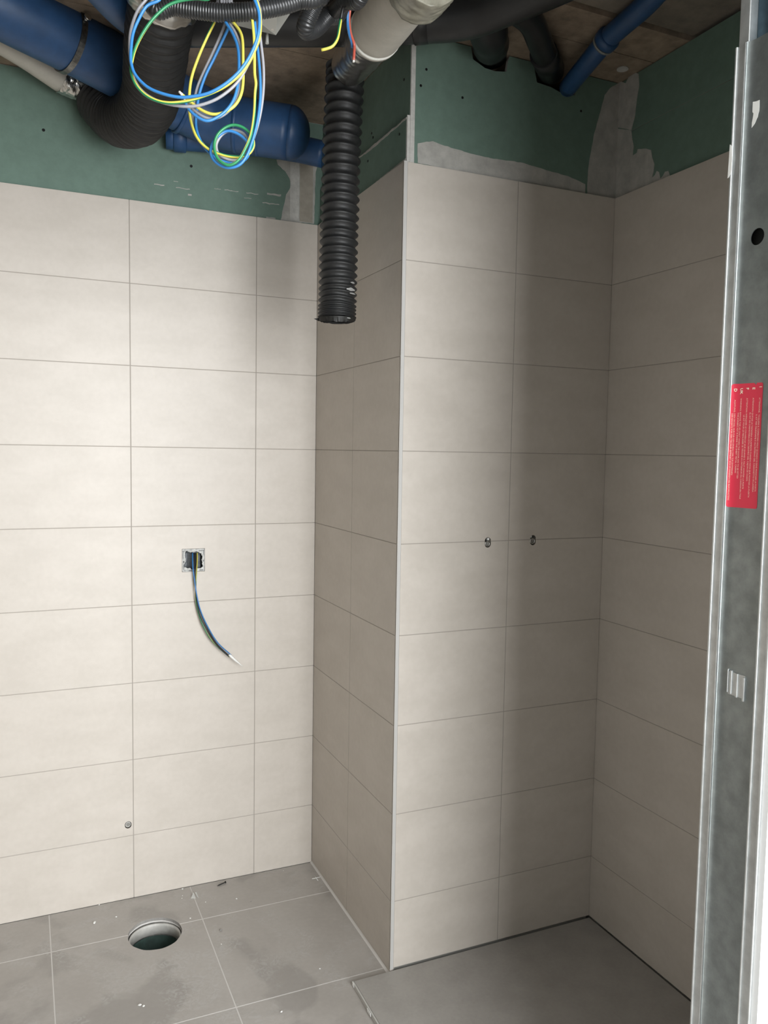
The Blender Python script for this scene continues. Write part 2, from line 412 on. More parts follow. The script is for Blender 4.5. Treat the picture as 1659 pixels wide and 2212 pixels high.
# ------------------------------------------------------------------ ceiling and outer rooms
bm = bmesh.new()
Ys = [0.16, -.42, -.80, -.935, -1.31, -1.70]
for i, (a, b) in enumerate(zip(Ys, Ys[1:])):
    box(bm, XL-.1, NL+.1, b+.0015, a-.0015, CE+(.012 if i in (3,) else 0), CE+.05, 1 if i in (3,4) else 0)
box(bm, XL-.1, NL+.1, -1.79, .16, CE+.05, CE+.08, 0)
structure(link('ceiling', bm, [CHIP, CHIP2]))
structure(boxobj('ceiling_hallway', (-2.7, 2.1, -4.7, -1.792, 2.95, 3.03), HALL))
# front wall of the bathroom with the door opening
structure(boxobj('wall_front', (.165, NL+.12, -1.776, -1.664, -.0, CE), GYPS))
o = structure(boxobj('wall_front_board', (.1025, 2.0, -1.790, -1.7785, .0, 2.95), WHITE))
structure(boxobj('wall_front_left', (-2.6, -1.06, -1.790, -1.66, .0, 2.95), HALL))
structure(boxobj('wall_front_shade_lintel', (-1.0598, .0985, -1.790, -1.66, 2.185, 2.95), HALL))  # unseen lintel, added to block light and darken the upper walls
structure(boxobj('wall_hallway_left', (-2.7, -2.6, -4.7, -1.792, -.1, 2.95), HALL))
structure(boxobj('wall_hallway_right', (2.0, 2.1, -4.7, -1.60, -.1, 2.95), HALL))
bm = bmesh.new()
WX0, WX1, WZ0, WZ1 = -.82, 1.32, .32, 2.88
box(bm, -2.6, WX0, -4.7, -4.6, 0, 2.95); box(bm, WX1, 2.0, -4.7, -4.6, 0, 2.95)
box(bm, WX0, WX1, -4.7, -4.6, 0, WZ0); box(bm, WX0, WX1, -4.7, -4.6, WZ1, 2.95)
structure(link('wall_hallway_window', bm, HALL))
bm = bmesh.new()
for x in (WX0+.025, (WX0+WX1)/2, WX1-.025): box(bm, x-.024, x+.024, -4.67, -4.62, WZ0+.001, WZ1-.001, 0, .004)
for z in (WZ0+.025, WZ1-.025): box(bm, WX0+.001, WX1-.001, -4.668, -4.622, z-.024, z+.024, 0, .004)
structure(link('window_1', bm, WHITE))

# ------------------------------------------------------------------ plasterboards above the tiling
def wall_pts(px, ax, val, keep):
    r = []
    for x, y in px:
        p = on(x, y, ax, val); r.append((min(p[keep], NL+.0088) if ax == 1 else min(p[keep], -ND+.0096), max(p.z, ZT+.0003)))
    return r
def board(name, poly, axis, face, thick, mat_, label, group='green plasterboards above the tiles'):
    bm = bmesh.new(); prism(bm, poly, axis, face, face+thick)
    for f in bm.faces:
        n = f.normal; f.normal_update()
        if abs(f.normal['xyz'.index(axis)]) < .5: f.material_index = 1
    o = link(name, bm, [mat_, GYPS]); return tag(o, label, 'plasterboard', group)
def patch(poly, axis, face, parent, m=None, name='joint_compound', th=.0008, seed=1, amp=.002, step=.009):
    bm = bmesh.new(); prism(bm, ragged(poly, amp, step, seed), axis, face-th, face-.00005); return link(name, bm, m or PLAST, parent)
def screwdot(parent, p, axis, r=.0035, name='screw_head'):
    bm = bmesh.new(); d = Vector((0,-1,0)) if axis == 'y' else Vector((-1,0,0))
    p = Vector(p)-parent.location; cyl(bm, p, p+d*.0007, r, 10); link(name, bm, SCREW, parent)

BF = .0095   # board face behind tile face
pb = board('plasterboard', [(XL+.001, ZT+.0005), (.0180, ZT+.0005), (.0180, BT), (XL+.001, BT)], 'y', BF, .0045, GREEN, 'long green plasterboard above the tiles of the left back wall, behind the blue pipe')
f = BF
patch(wall_pts([(606,476),(611,452),(618,420),(628,402),(625,385),(616,370),(600,356),(597,345),(625,341),(660,341),(684,341),(687,352),(682,372),(681,400),(680,440),(678,484)], 1, f, 0), 'y', f, pb, seed=3)
def strip(px, parent, m, th=.0014, name='paper_tape'):
    return patch(wall_pts(px, 1, f, 0), 'y', f, parent, m, name, th, seed=8, amp=.0006)
o = strip([(626,474),(627,400),(627,345),(646,345),(646,400),(645,477)], pb, PAPER, .0013); o['label'] = 'pale smooth jointing strip'
o = strip([(647,478),(648,345),(676,350),(676,400),(675,482)], pb, mat('brownish_compound', (.33,.30,.25), .9, noise_amt=.1, noise_scale=40), .0011); o['label'] = 'brownish strip of filler'
for x, y, w, h, s in [(344,399,22,2,1),(395,407,30,1.5,2),(410,421,8,4,3),(500,412,30,1.5,4),(545,418,26,1.5,5),(592,420,30,4,6),(585,440,36,2,7),(380,392,10,1,8),(640,395,3,2,9),(535,428,16,1,10),(585,472,20,5,11),(470,408,14,1,12)]:
    pts = [(x-w/2,y-h/2-w*.06),(x,y-h/2),(x+w/2,y+w*.06-h/2),(x+w/2,y+w*.06+h/2),(x,y+h/2),(x-w/2,y+h/2-w*.06)]
    patch(wall_pts(pts, 1, f, 0), 'y', f, pb, PLAST, 'plaster_smear', .0004, s, .003, .004)
for x, y in [(413,359),(94,281),(640,391)]: screwdot(pb, on(x,y,1,f), 'y', .0045 if x<600 else .006)

# column boards (facing left): lower layer sticks out below, upper board behind it
lw = board('plasterboard', [(-ND+.0105, ZT+.0005), (.009, ZT+.0005), (.009, 2.326), (-ND+.0105, 2.326)], 'x', BF, .0125, GREEN, 'narrow green plasterboard strip just above the tiles of the column side')
up = board('plasterboard', [(-ND+.0105, 2.327), (.0135, 2.327), (.0135, BT), (-ND+.0105, BT)], 'x', BF+.0095, .0125, GREEN, 'upper green plasterboard on the column side, behind the hanging black duct')
patch([(p[0], p[1]) for p in [(-ND+.011, 2.3255), (-ND+.011, 2.325-.004), (-.45, 2.318), (-.30, 2.324), (-.30, 2.3255)]], 'x', BF, lw, seed=5, amp=.003)
patch([(-.30, ZT+.003), (-.66, ZT+.003), (-.66, ZT+.012), (-.52, ZT+.009), (-.4, ZT+.005)], 'x', BF, lw, seed=6, amp=.002)
for x, y in [(863,290),(795,348)]: screwdot(lw, on(x,y,0,BF), 'x')
for x, y in [(873,172),(803,288),(806,297)]: screwdot(up, on(x,y,0,BF+.0095), 'x')
# white corner bead of the column
cb = tag(link('corner_bead', (lambda bm: (box(bm, .0195, .0320, -ND+.0070, -ND+.0100, ZT+.0025, BT-.002, 0, .0006), box(bm, .0100, .0188, -ND+.0060, -ND+.0100, ZT+.0025, 2.330, 0, .0006), bm)[2])(bmesh.new()), PAPER), 'white plaster corner bead standing on the outer corner of the tiled column', 'corner bead')

# niche board with two notches for pipes
yN = -ND+BF+.001
top = wall_pts([(900,92),(1100,118)], 1, yN, 0)
notch = [(1098,130),(1094,155),(1070,154),(1048,147),(1022,128),(1018,100)]
notch2 = [(1247,186),(1242,205),(1222,206),(1190,188),(1160,178),(1155,150),(1158,128)]
P1 = wall_pts(notch, 1, yN, 0); P2 = wall_pts(notch2, 1, yN, 0)
poly = [(.0325, ZT+.0005), (NL+.009, ZT+.0005), (NL+.009, BT)]
poly += [(P2[0][0], BT)] + P2[:-1] + [(P2[-1][0], BT)]
poly += [(P1[0][0]+.004, BT)] + P1[:-1] + [(P1[-1][0], BT)] + [(.0325, BT)]
pn = board('plasterboard', poly, 'y', yN, .0105, GREEN, 'green plasterboard over the niche back wall with two notches cut for pipes')
def np_(px): return wall_pts(px, 1, yN, 0)
patch(np_([(902,352),(902,310),(935,305),(960,315),(1010,330),(1060,342),(1130,352),(1180,368),(1225,380),(1250,391),(1264,398),(1264,420),(1250,418),(1100,390),(1000,372)]), 'y', yN, pn, seed=4, amp=.002)
patch(np_([(1268,412),(1270,370),(1274,340),(1283,290),(1297,240),(1306,205),(1318,190),(1362,184),(1362,300),(1362,440),(1268,440)]), 'y', yN, pn, seed=7, amp=.0015)
for x, y in [(921,150),(909,185),(999,211),(1255,240)]: screwdot(pn, on(x,y,1,yN), 'y', .0035)
# right wall boards
xR = NL+BF
SEAM = on(1365,282,0,xR).z
pr = board('plasterboard', [(-1.655, SEAM+.0006), (-ND+.0100, SEAM+.0006), (-ND+.0100, BT), (-1.655, BT)], 'x', xR, .0045, GREEN, 'upper green plasterboard on the right wall, above the horizontal seam')
pr2 = board('plasterboard', [(-1.655, ZT+.0005), (-ND+.0100, ZT+.0005), (-ND+.0100, SEAM-.0006), (-1.655, SEAM-.0006)], 'x', xR, .0045, GREEN, 'lower green plasterboard on the right wall, below the horizontal seam')
def rp(px): return wall_pts(px, 0, xR, 1)
def clipz(poly, lo, hi): return [(a, min(hi, max(lo, b))) for a, b in poly]
patch(rp([(1325,183),(1352,180),(1365,152),(1380,160),(1381,185),(1376,215),(1372,250),(1364,281),(1325,281)]), 'x', xR, pr, seed=2, amp=.0012)
patch(rp([(1325,283),(1364,282),(1366,300),(1369,316),(1367,336),(1376,330),(1378,322),(1395,321),(1407,324),(1409,340),(1414,355),(1412,372),(1409,384),(1415,378),(1419,369),(1424,372),(1427,386),(1432,380),(1437,371),(1444,369),(1448,384),(1440,400),(1380,430),(1325,440)]), 'x', xR, pr2, seed=9, amp=.0012, step=.007)
# pale dab of plaster on the ceiling near the corner
bm = bmesh.new(); c = on(1345,148,2,CE); cyl(bm, c, c-Vector((0,0,.003)), .016, 18)
tag(link('plaster_dab', bm, PAPER), 'small pale round dab of plaster on the brown ceiling above the niche corner', 'plaster dab')

# ------------------------------------------------------------------ pipes overhead
def hang(o): return o
def path_px(pts, n=8, step=None):
    p = smooth_path([at(*q) for q in pts], n)
    return resample(p, step)[0] if step else p
# big blue drain
bp = thing('blue_drain_pipe', 'thick blue drain pipe running from the top left and bending along the back wall', 'pipe', loc=at(520,272,2.40))
def local(pts, o): return [p-o.location for p in pts]
R1 = .077
pA = path_px([(-150,-75,1.85),(0,10,1.95),(150,88,2.08),(290,165,2.22),(375,215,2.34),(450,252,2.40),(520,270,2.41),(625,287,2.42)], 8)
bm = bmesh.new(); tube(bm, local(pA, bp), R1, 32)
end = local([at(625,287,2.42)], bp)[0]; dome(bm, end, (pA[-1]-pA[-4]), R1, 32, 8)
link('pipe_run', bm, BLUE, bp)
for px, dp in [((512,268), 2.41), ((560,276), 2.415), ((395,228), 2.36)]:
    a = at(*px, dp)-bp.location; d = (at(625,287,2.42)-at(520,270,2.41)).normalized() if px[0] > 500 else (at(450,252,2.40)-at(375,215,2.34)).normalized()
    bm = bmesh.new(); tube(bm, [a-d*.006, a-d*.005, a+d*.005, a+d*.006], lambda i, n, s: R1+(.003 if i in (1,2) else -.001), 32); link('socket_collar', bm, BLUE, bp)
# lower blue pipe, close to the wall
lp = thing('blue_branch_pipe', 'thinner blue pipe peeking out beneath the thick blue drain pipe at the wall', 'pipe', loc=at(560,312,2.50))
bm = bmesh.new()
q = smooth_path([at(358,292,2.47),(at(450,300,2.50)),(at(560,309,2.525)),(at(640,321,2.53)),(at(700,334,2.53))], 6)
tube(bm, local(q, lp), .040, 28); link('pipe_run', bm, BLUE, lp)
bm = bmesh.new(); a, b = q[1]-lp.location, q[3]-lp.location; tube(bm, [a, a.lerp(b,.1), a.lerp(b,.9), b], lambda i,n,s: .046 if i in (1,2) else .040, 28); link('socket_collar', bm, BLUE, lp)
# second blue pipe above
sp = thing('blue_drain_pipe', 'blue pipe at the very top left, above the clamped blue drain pipe', 'pipe', loc=at(270,0,2.0))
bm = bmesh.new(); tube(bm, local(path_px([(90,-175,1.60),(200,-70,1.74),(270,5,1.85),(325,48,1.94)], 6), sp), .056, 28); link('pipe_run', bm, BLUE, sp)
# clamp on the blue drain
cl = thing('pipe_clamp', 'metal pipe clamp hooked round the thick blue pipe at top left', 'clamp', loc=at(150,88,2.08))
bm = bmesh.new()
ax = (at(290,165,2.22)-at(0,10,1.95)).normalized(); tocam = (CAM-at(150,88,2.08)).normalized()
u = ax.cross(tocam).normalized(); v = u.cross(ax).normalized()
if v.dot(tocam) < 0: v = -v
if u.z > 0: u = -u      # u points down in the picture
ring = []; 
for i in range(49):
    a = 2*math.pi*i/48; ring.append((u*math.cos(a)+v*math.sin(a)))
A = []; 
for d in ring:
    A.append([bm.verts.new(d*(R1+.0005)-ax*.0075), bm.verts.new(d*(R1+.004)-ax*.0075), bm.verts.new(d*(R1+.004)+ax*.0075), bm.verts.new(d*(R1+.0005)+ax*.0075)])
for a, b in zip(A, A[1:]):
    for k in range(4):
        try: bm.faces.new((a[k], a[(k+1)%4], b[(k+1)%4], b[k]))
        except ValueError: pass
bmesh.ops.remove_doubles(bm, verts=bm.verts, dist=1e-6); bmesh.ops.recalc_face_normals(bm, faces=bm.faces)
link('clamp_band', bm, mat('tarnished_steel', (.20,.20,.19), .35, metal=1, noise_amt=.4, noise_scale=60), cl)
bm = bmesh.new(); d = (-u*.75+v*.66).normalized(); cyl(bm, d*(R1+.003), d*(R1+.014), .006, 10); cyl(bm, d*(R1+.014), d*(R1+.019), .010, 6); link('clamp_screw', bm, STEEL, cl)
bm = bmesh.new(); top_ = at(150,88,2.08); dz = CE-top_.z; cyl(bm, Vector((0,0,R1+.003)), Vector((0,0,dz)), .005, 10); link('hanger_rod', bm, STEEL, cl)

# grey insulated pipe at the left with foil end
gp = thing('insulated_pipe', 'pale grey insulated pipe at the left edge with crinkled foil tape on its end', 'pipe', loc=at(128,165,2.28))
bm = bmesh.new(); tube(bm, local(path_px([(-160,-10,2.02),(0,81,2.12),(59,117,2.18),(133,168,2.27)], 8), gp), .0395, 28); link('sleeve', bm, FOAM, gp)
def crinkle(bm, amp, sc, seed=0):
    for v in bm.verts:
        n = noise.noise_vector(v.co*sc+Vector((seed, 0, 0))); v.co += n*amp
bm = bmesh.new(); pth, _ = resample(smooth_path(local([at(131,166.5,2.268), at(160,180,2.295), at(187,190,2.32)], gp), 6), .004)
tube(bm, pth, lambda i,n,s: .0415-.003*s/.09, 40); crinkle(bm, .0035, 75, 3); o = link('foil_tape', bm, FOIL, gp); o['label'] = 'silver crinkled foil tape'
for p_ in o.data.polygons: p_.use_smooth = False
# black flexible bend
fd = thing('flexible_duct', 'wide black flexible duct making a U-bend in front of the green board at upper left', 'duct', loc=at(285,262,2.10))
pE, LE = resample(smooth_path([at(200,188,2.34),at(222,222,2.33),at(258,258,2.28),at(300,252,2.18),at(326,205,2.06),at(334,140,1.93),at(342,70,1.82),at(352,10,1.75),at(358,-60,1.69)], 12), .0018)
def flex_r(R, pitch, depth):
    def f_(i, n, s):
        ph = (s/pitch) % 1.0
        return R - depth*(abs(ph-.5)*2)**1.0
    return f_
bm = bmesh.new(); tube(bm, local(pE, fd), lambda i,n,s: flex_r(.073, .021, .006)(i,n,s) - .022*max(0, 1-s/.05), 44); crinkle(bm, .0018, 40, 1); link('duct_hose', bm, FLEX, fd, True)
bm = bmesh.new(); pth, _ = resample(smooth_path([at(352,10,1.75),at(354,-10,1.733),at(358,-60,1.69)], 6), .004)
pth = local(pth, fd)
tube(bm, pth, .0765, 44); crinkle(bm, .006, 70, 5); o = link('foil_tape', bm, FOIL, fd); o['label'] = 'silver foil tape round the duct top'

# hanging black duct
DD = 2.15
hd = thing('flexible_duct', 'black ribbed flexible duct hanging straight down in front of the column', 'duct', loc=at(728,690,DD))
ridges = [146,160,175,195,217,239,261,284,305,327,348,369,391,411,431,451,471,490,508,525,544,561,578,595,611,625,637,650,662,670,678,686]
def duct_x(y): 
    t = (y-130)/(690-130); return 741-13*t+ (6*(1-t)**3)
bm = bmesh.new(); pts = []; rr = []
prev = None
for i, y in enumerate(ridges):
    yn = ridges[i+1] if i+1 < len(ridges) else y+5
    R = .0527-.0015*(y/690)
    pitch = yn-y
    for fr, dr_ in ((0, 0), (.12, .0028), (.3, .0068), (.5, .0088), (.7, .0066), (.88, .0026)):
        yy = y+pitch*fr; pts.append(at(duct_x(yy), yy, DD)); rr.append(R-dr_*(.55+.45*min(1, pitch/19)))
tube(bm, local(pts, hd), lambda i,n,s: rr[i], 56, caps=False)
for v in bm.verts:   # a little crush
    n = noise.noise_vector(v.co*22); v.co += Vector((n.x, n.y, n.z*1.4))*.0012
link('duct_hose', bm, FLEX, hd, True)
# torn lip at the mouth
bm = bmesh.new(); seg = 72; a0 = []; a1 = []
cB = at(duct_x(690), 690, DD)-hd.location
for k in range(seg):
    a = 2*math.pi*k/seg; d = Vector((math.cos(a), math.sin(a), 0)); j = noise.noise(Vector((math.cos(a)*4, math.sin(a)*4, 3)))
    a0.append(bm.verts.new(cB+d*.0485+Vector((0,0,.002))))
    front = max(0, d.dot((CAM-hd.location).normalized().xy.to_3d().normalized()))
    a1.append(bm.verts.new(cB+d*(.047-.004*abs(j))+Vector((0,0,-.003-.008*front-.004*abs(j)-.002*random.random()))))
for k in range(seg): bm.faces.new((a0[k], a0[(k+1)%seg], a1[(k+1)%seg], a1[k]))
bmesh.ops.solidify(bm, geom=bm.faces[:], thickness=.0006)
rt = RIGHT.copy(); rt.z = 0; rt.normalize()
# small pointed flap to the left
p0 = cB-rt*.048; vs = [bm.verts.new(p0+rt*.006+Vector((0,0,.004))), bm.verts.new(p0-rt*.014+Vector((0,0,.001))), bm.verts.new(p0-rt*.001+Vector((0,0,-.005))), bm.verts.new(p0+rt*.012+Vector((0,0,-.006)))]
fl_ = bm.faces.new(vs); bmesh.ops.solidify(bm, geom=[fl_], thickness=.0008)
o = link('torn_edge', bm, mat('torn_black_film', (.030,.029,.026), .5, noise_amt=.4, noise_scale=90), hd); o['label'] = 'ragged cut edge at the open mouth'
# white tears on the right flank
tc_ = (CAM-hd.location); tc_.z = 0; tc_.normalize()
for cx, cy, w_, h_ in [(761,617,9,3.2),(757,632,18,6),(761,640,13,3.2),(753,692,8,3)]:
    c0 = at(cx, cy, DD)-hd.location; off = (cx-duct_x(cy))*DD/F_PX
    rad = .0532 if cy < 680 else .0478
    bm = bmesh.new(); N = 7; ring = []
    for k in range(N):
        xx = off+(w_*(k/(N-1)-.5))*2.10/F_PX; xx = max(-rad*.97, min(rad*.97, xx)); dd = math.sqrt(rad*rad-xx*xx)
        b_ = c0-rt*off; hh = h_*2.10/F_PX*.5*math.sin(math.pi*(k+.6)/(N+.2))*(1+.5*random.random())
        ring.append((b_+rt*xx+tc_*(dd+.0005), hh))
    up_ = [bm.verts.new(p+Vector((0,0,h))) for p, h in ring]; dn_ = [bm.verts.new(p-Vector((0,0,h*.8))) for p, h in ring]
    for k in range(N-1): bm.faces.new((up_[k], up_[k+1], dn_[k+1], dn_[k]))
    bmesh.ops.solidify(bm, geom=bm.faces[:], thickness=.0004)
    o = link('tear', bm, TORN, hd); o['label'] = 'bright tear showing the lining'

# white sleeved pipe with foil, above the hanging duct
wp = thing('insulated_pipe', 'short pale grey sleeved pipe slanting down to the hanging black duct, foil taped', 'pipe', loc=at(800,95,1.82))
bm = bmesh.new()
tube(bm, local(path_px([(812,68,1.75),(835,38,1.68),(880,-25,1.54),(930,-95,1.42)], 6), wp), lambda i,n,s: .0565-(.0035 if i == 0 else 0), 40)
o = link('sleeve', bm, FOAM, wp)
bm = bmesh.new(); tube(bm, local([at(810,70,1.757), at(814,65,1.743)], wp), .0580, 40); link('sleeve_rim', bm, mat('pale_sleeve_rim', (.60,.59,.54), .6), wp)
bm = bmesh.new(); pth, _ = resample(smooth_path(local([at(757,140,2.08), at(778,116,1.97), at(812,68,1.75)], wp), 8), .005)
tube(bm, pth, .0490, 44); crinkle(bm, .0035, 42, 9); link('foil_tape', bm, FOIL, wp)
bm = bmesh.new(); pth2, _ = resample(smooth_path(local([at(903,-22,1.50), at(935,-68,1.41)], wp), 6), .004); tube(bm, pth2, .0585, 40); crinkle(bm, .003, 70, 12)
o = link('tape_band', bm, mat('beige_packing_tape', (.25,.24,.19), .35, noise_amt=.3, noise_scale=40), wp)

# black drain pipe across the top with two drops
dp = thing('black_drain_pipe', 'large black drain pipe crossing under the ceiling with two branches into the notches', 'pipe', loc=at(900,35,2.0))
bm = bmesh.new(); tube(bm, local(path_px([(400,46,1.91),(560,45,1.90),(760,44,1.90),(900,38,1.89),(1010,28,1.86),(1110,-10,1.80),(1230,-62,1.72),(1330,-115,1.64)], 8), dp), lambda i,n,s: .0545, 32)
link('pipe_run', bm, BLACKP, dp)
bm = bmesh.new(); tube(bm, local(path_px([(1040,15,1.93),(1052,55,1.99),(1058,82,2.06),(1061,100,2.17),(1063,108,2.25)], 6), dp), lambda i,n,s: .046-.002*math.sin(s*50), 28); link('branch', bm, BLACKP, dp)
bm = bmesh.new(); tube(bm, local(path_px([(1105,15,1.90),(1145,45,1.96),(1164,85,2.03),(1178,122,2.12),(1190,150,2.24),(1194,156,2.30)], 6), dp), .031, 28); link('branch', bm, BLACKP, dp)
bm = bmesh.new(); tube(bm, local([at(1174,115,2.10), at(1190,150,2.24)], dp), .036, 28); link('socket_collar', bm, BLACKP, dp)
bm = bmesh.new()
for px, py in ((890,38),):
    a = at(px,py,1.89)-dp.location; b = at(px+34,py-4,1.885)-dp.location; tube(bm, [a, a.lerp(b,.08), a.lerp(b,.92), b], lambda i,n,s: .058 if i in (1,2) else .054, 32)
link('socket_collar', bm, BLACKP, dp)

# small blue pipe over the niche
nb = thing('blue_water_pipe', 'slim blue pipe dropping from the upper right into the niche notch', 'pipe', loc=at(1312,82,2.06))
bm = bmesh.new(); tube(bm, local(path_px([(1480,-85,1.80),(1400,5,1.93),(1350,50,2.0),(1312,85,2.06),(1262,145,2.15),(1226,190,2.25)], 6), nb), lambda i,n,s: .0275-.004*min(1,s/.6), 24)
e0 = at(1226,190,2.25)-nb.location; dome(bm, e0, (at(1226,190,2.25)-at(1262,145,2.15)), .0232, 24, 5)
link('pipe_run', bm, BLUE, nb)
bm = bmesh.new(); a, b = at(1318,78,2.05)-nb.location, at(1305,93,2.073)-nb.location; tube(bm, [a, a.lerp(b,.15), a.lerp(b,.85), b], lambda i,n,s: .0315 if i in (1,2) else .027, 24); link('socket_collar', bm, BLUE, nb)
bm = bmesh.new(); tube(bm, [b, b+(b-a)*.25], .0300, 24); link('collar_clip', bm, mat('grey_clip', (.20,.21,.20), .5), nb)

# ------------------------------------------------------------------ light grey plate on a rod
pl = thing('mounting_plate', 'small light grey sheet metal plate hanging behind the corrugated conduit', 'plate', loc=at(575,50,1.62))
bm = bmesh.new(); D_ = 1.62
quad = [at(498,52,D_),at(520,18,D_-.05),at(600,8,D_-.08),at(632,22,D_-.02),at(596,76,D_+.02)]
A = [bm.verts.new(q_-pl.location) for q_ in quad]; ff = bm.faces.new(A); bmesh.ops.solidify(bm, geom=[ff], thickness=.002); link('plate', bm, BRACK, pl)
bm = bmesh.new(); a = at(589,60,D_+.003)-pl.location; n_ = (quad[1]-quad[0]).cross(quad[4]-quad[0]).normalized()
if n_.dot(CAM-quad[0]) < 0: n_ = -n_
cyl(bm, a-n_*.003, a+n_*.004, .0036, 8); link('plate_bolt', bm, STEEL, pl)
bm = bmesh.new(); a = at(577,70,D_+.04)-pl.location; b = at(577,94,D_+.04)-pl.location; cyl(bm, a, b, .0026, 8, r2=.0036); link('rod', bm, BRACK, pl)
bm = bmesh.new(); a = at(560,14,D_-.06); cyl(bm, a-pl.location, Vector((a.x,a.y,CE))-pl.location, .003, 8); link('hanger_rod', bm, STEEL, pl)

# corrugated conduits
def conduit(name, label, pts, R, pitch, loc):
    t = thing(name, label, 'conduit', 'corrugated cable conduits under the ceiling', loc=loc)
    pth, L = resample(smooth_path(pts, 14), pitch/6)
    bm = bmesh.new(); tube(bm, local(pth, t), lambda i,n,s: R-.0013*(0 if (s/pitch)%1 < .55 else 1), 20); link('corrugated_tube', bm, CONDM, t, True); return t
def up_to_ceiling(p): return Vector((p.x, p.y+.02, CE-.001))
a0 = at(330,-40,1.22); a1 = at(700,-70,1.24)
conduit('conduit', 'black corrugated conduit sagging across the top, crossed by the big wire loop',
        [Vector((a0.x-.03,a0.y,CE-.002)), Vector((a0.x-.02,a0.y,2.36)), at(322,-10,1.22), at(380,14,1.22), at(460,26,1.22), at(500,27,1.22), at(560,22,1.22), at(640,2,1.23), at(700,-40,1.24), Vector((a1.x+.03,a1.y,2.40)), Vector((a1.x+.04,a1.y,CE-.002))], .0130, .0042, at(500,27,1.22))
b0 = at(745,-60,1.36)
conduit('conduit', 'black corrugated conduit ending in a low rounded bend left of the sleeved pipe',
        [Vector((b0.x-.05,b0.y,CE-.002)), at(700,-60,1.34), at(682,0,1.34), at(662,48,1.35), at(662,66,1.37), at(683,60,1.40), at(705,36,1.42), at(740,-10,1.44), Vector((b0.x+.02,b0.y+.08,CE-.002))], .0150, .0040, at(662,66,1.37))
b1 = at(820,-60,1.30)
conduit('conduit', 'black corrugated conduit slanting behind the red and blue wire stubs',
        [at(700,42,1.46), at(722,24,1.42), at(745,2,1.36), at(790,-50,1.30), Vector((b1.x,b1.y,CE-.002))], .0135, .0040, at(722,24,1.42))

# ------------------------------------------------------------------ wires
def wire_mesh(name, pts, r, m, parent, kind='plain', n=8, step=.004, tw=14.0):
    pth, _ = resample(smooth_path(pts, n), step); bm = bmesh.new()
    if kind == 'stripe':
        tube(bm, local(pth, parent), r, 10, True, 0, stripe=lambda k: 0 if k < 5 else 1, twist=tw)
        return link(name, bm, [WGRN, WYEL], parent)
    tube(bm, local(pth, parent), r, 10); return link(name, bm, m, parent)
WR = .00225
big = thing('wire_coil', 'large loose loop of blue, grey and green-yellow wires hanging at upper left', 'wires', 'coils of loose wire', loc=at(420,120,1.20))
def wp_(pts, d0, d1): 
    n = len(pts); return [at(x, y, d0+(d1-d0)*i/(n-1)) for i, (x, y) in enumerate(pts)]
def tie(p): return Vector((p.x, p.y, 2.30))
blueB = [(352,-22),(344,0),(317,13),(298,45),(287,74),(283,107),(283,134),(292,161),(317,187),(350,202),(388,210),(419,208),(451,201),(484,183),(513,158),(535,129),(551,96),(559,67),(560,33),(553,7),(540,-22)]
greyB = [(330,-22),(315,0),(299,20),(287,49),(281,76),(280,110),(283,140),(286,162),(298,186),(317,205),(344,219),(375,227),(411,230),(440,225),(473,211),(506,185),(527,156),(547,112),(560,74),(563,45),(559,13),(546,-22)]
ygB = [(470,-22),(451,-2),(424,-3),(393,1),(366,10),(344,27),(324,49),(306,76),(293,103),(286,127),(283,152),(291,178),(308,200),(332,215),(361,222),(395,220),(428,212),(473,194),(506,172),(533,143),(551,107),(561,78),(562,40),(557,11),(543,-22)]
W = wp_(blueB, 1.17, 1.15); wire_mesh('blue_wire', W, WR, WBLUE, big)
W = wp_(greyB, 1.185, 1.165); wire_mesh('grey_wire', W, WR, WGREY, big)
W = wp_(ygB, 1.178, 1.157); wire_mesh('earth_wire', W, WR, None, big, 'stripe')
sm = thing('wire_coil', 'long narrow wire bundle below the conduit, knotted into a small ring at its bottom', 'wires', 'coils of loose wire', loc=at(490,320,1.25))
g2 = [(470,32),(463,48),(446,83),(428,125),(414,167),(409,205),(410,247),(418,280),(430,303),(448,320),(468,330),(491,337),(515,339),(535,334),(547,318),(546,300),(537,285),(522,274),(504,270),(486,276),(470,291),(463,312),(466,334),(477,349),(495,357),(514,347),(528,325),(542,291),(549,247),(551,202),(553,180),(550,156),(549,89),(545,45),(543,28)]
y2 = [(490,32),(486,51),(475,80),(457,120),(440,156),(426,190),(419,225),(417,258),(424,291),(440,313),(458,331),(480,343),(504,349),(530,341),(541,322),(533,298),(522,286),(504,281),(486,286),(473,299),(467,316),(474,334),(500,346),(526,340),(542,312),(555,276),(564,236),(569,191),(569,143),(564,96),(561,71),(556,30)]
b2 = [(500,36),(493,60),(482,85),(462,127),(444,163),(431,201),(425,238),(423,269),(429,295),(441,317),(455,332),(475,346),(505,352),(530,344),(540,322),(531,303),(512,288),(489,283),(468,297),(457,315),(456,335),(468,352),(490,362),(514,358),(531,340),(545,305),(556,262),(562,215),(562,170),(558,120),(553,75),(550,45),(548,28)]
wire_mesh('earth_wire', wp_(g2, 1.25, 1.22), WR, None, sm, 'stripe')
wire_mesh('grey_wire', wp_(y2, 1.262, 1.235), WR, WGREY, sm)
wire_mesh('blue_wire', wp_(b2, 1.256, 1.228), WR, WBLUE, sm)
md = thing('wire_coil', 'shorter wire bundle curling back to bare ends inside the large loop', 'wires', 'coils of loose wire', loc=at(500,150,1.22))
b3 = [(478,30),(490,52),(502,71),(513,100),(516,134),(514,178),(506,212),(491,236),(468,254),(446,261),(424,251),(408,236),(400,222)]
g3 = [(484,30),(497,52),(509,72),(519,100),(521,134),(519,178),(512,210),(498,235),(476,252),(452,256),(430,246),(412,230),(398,214)]
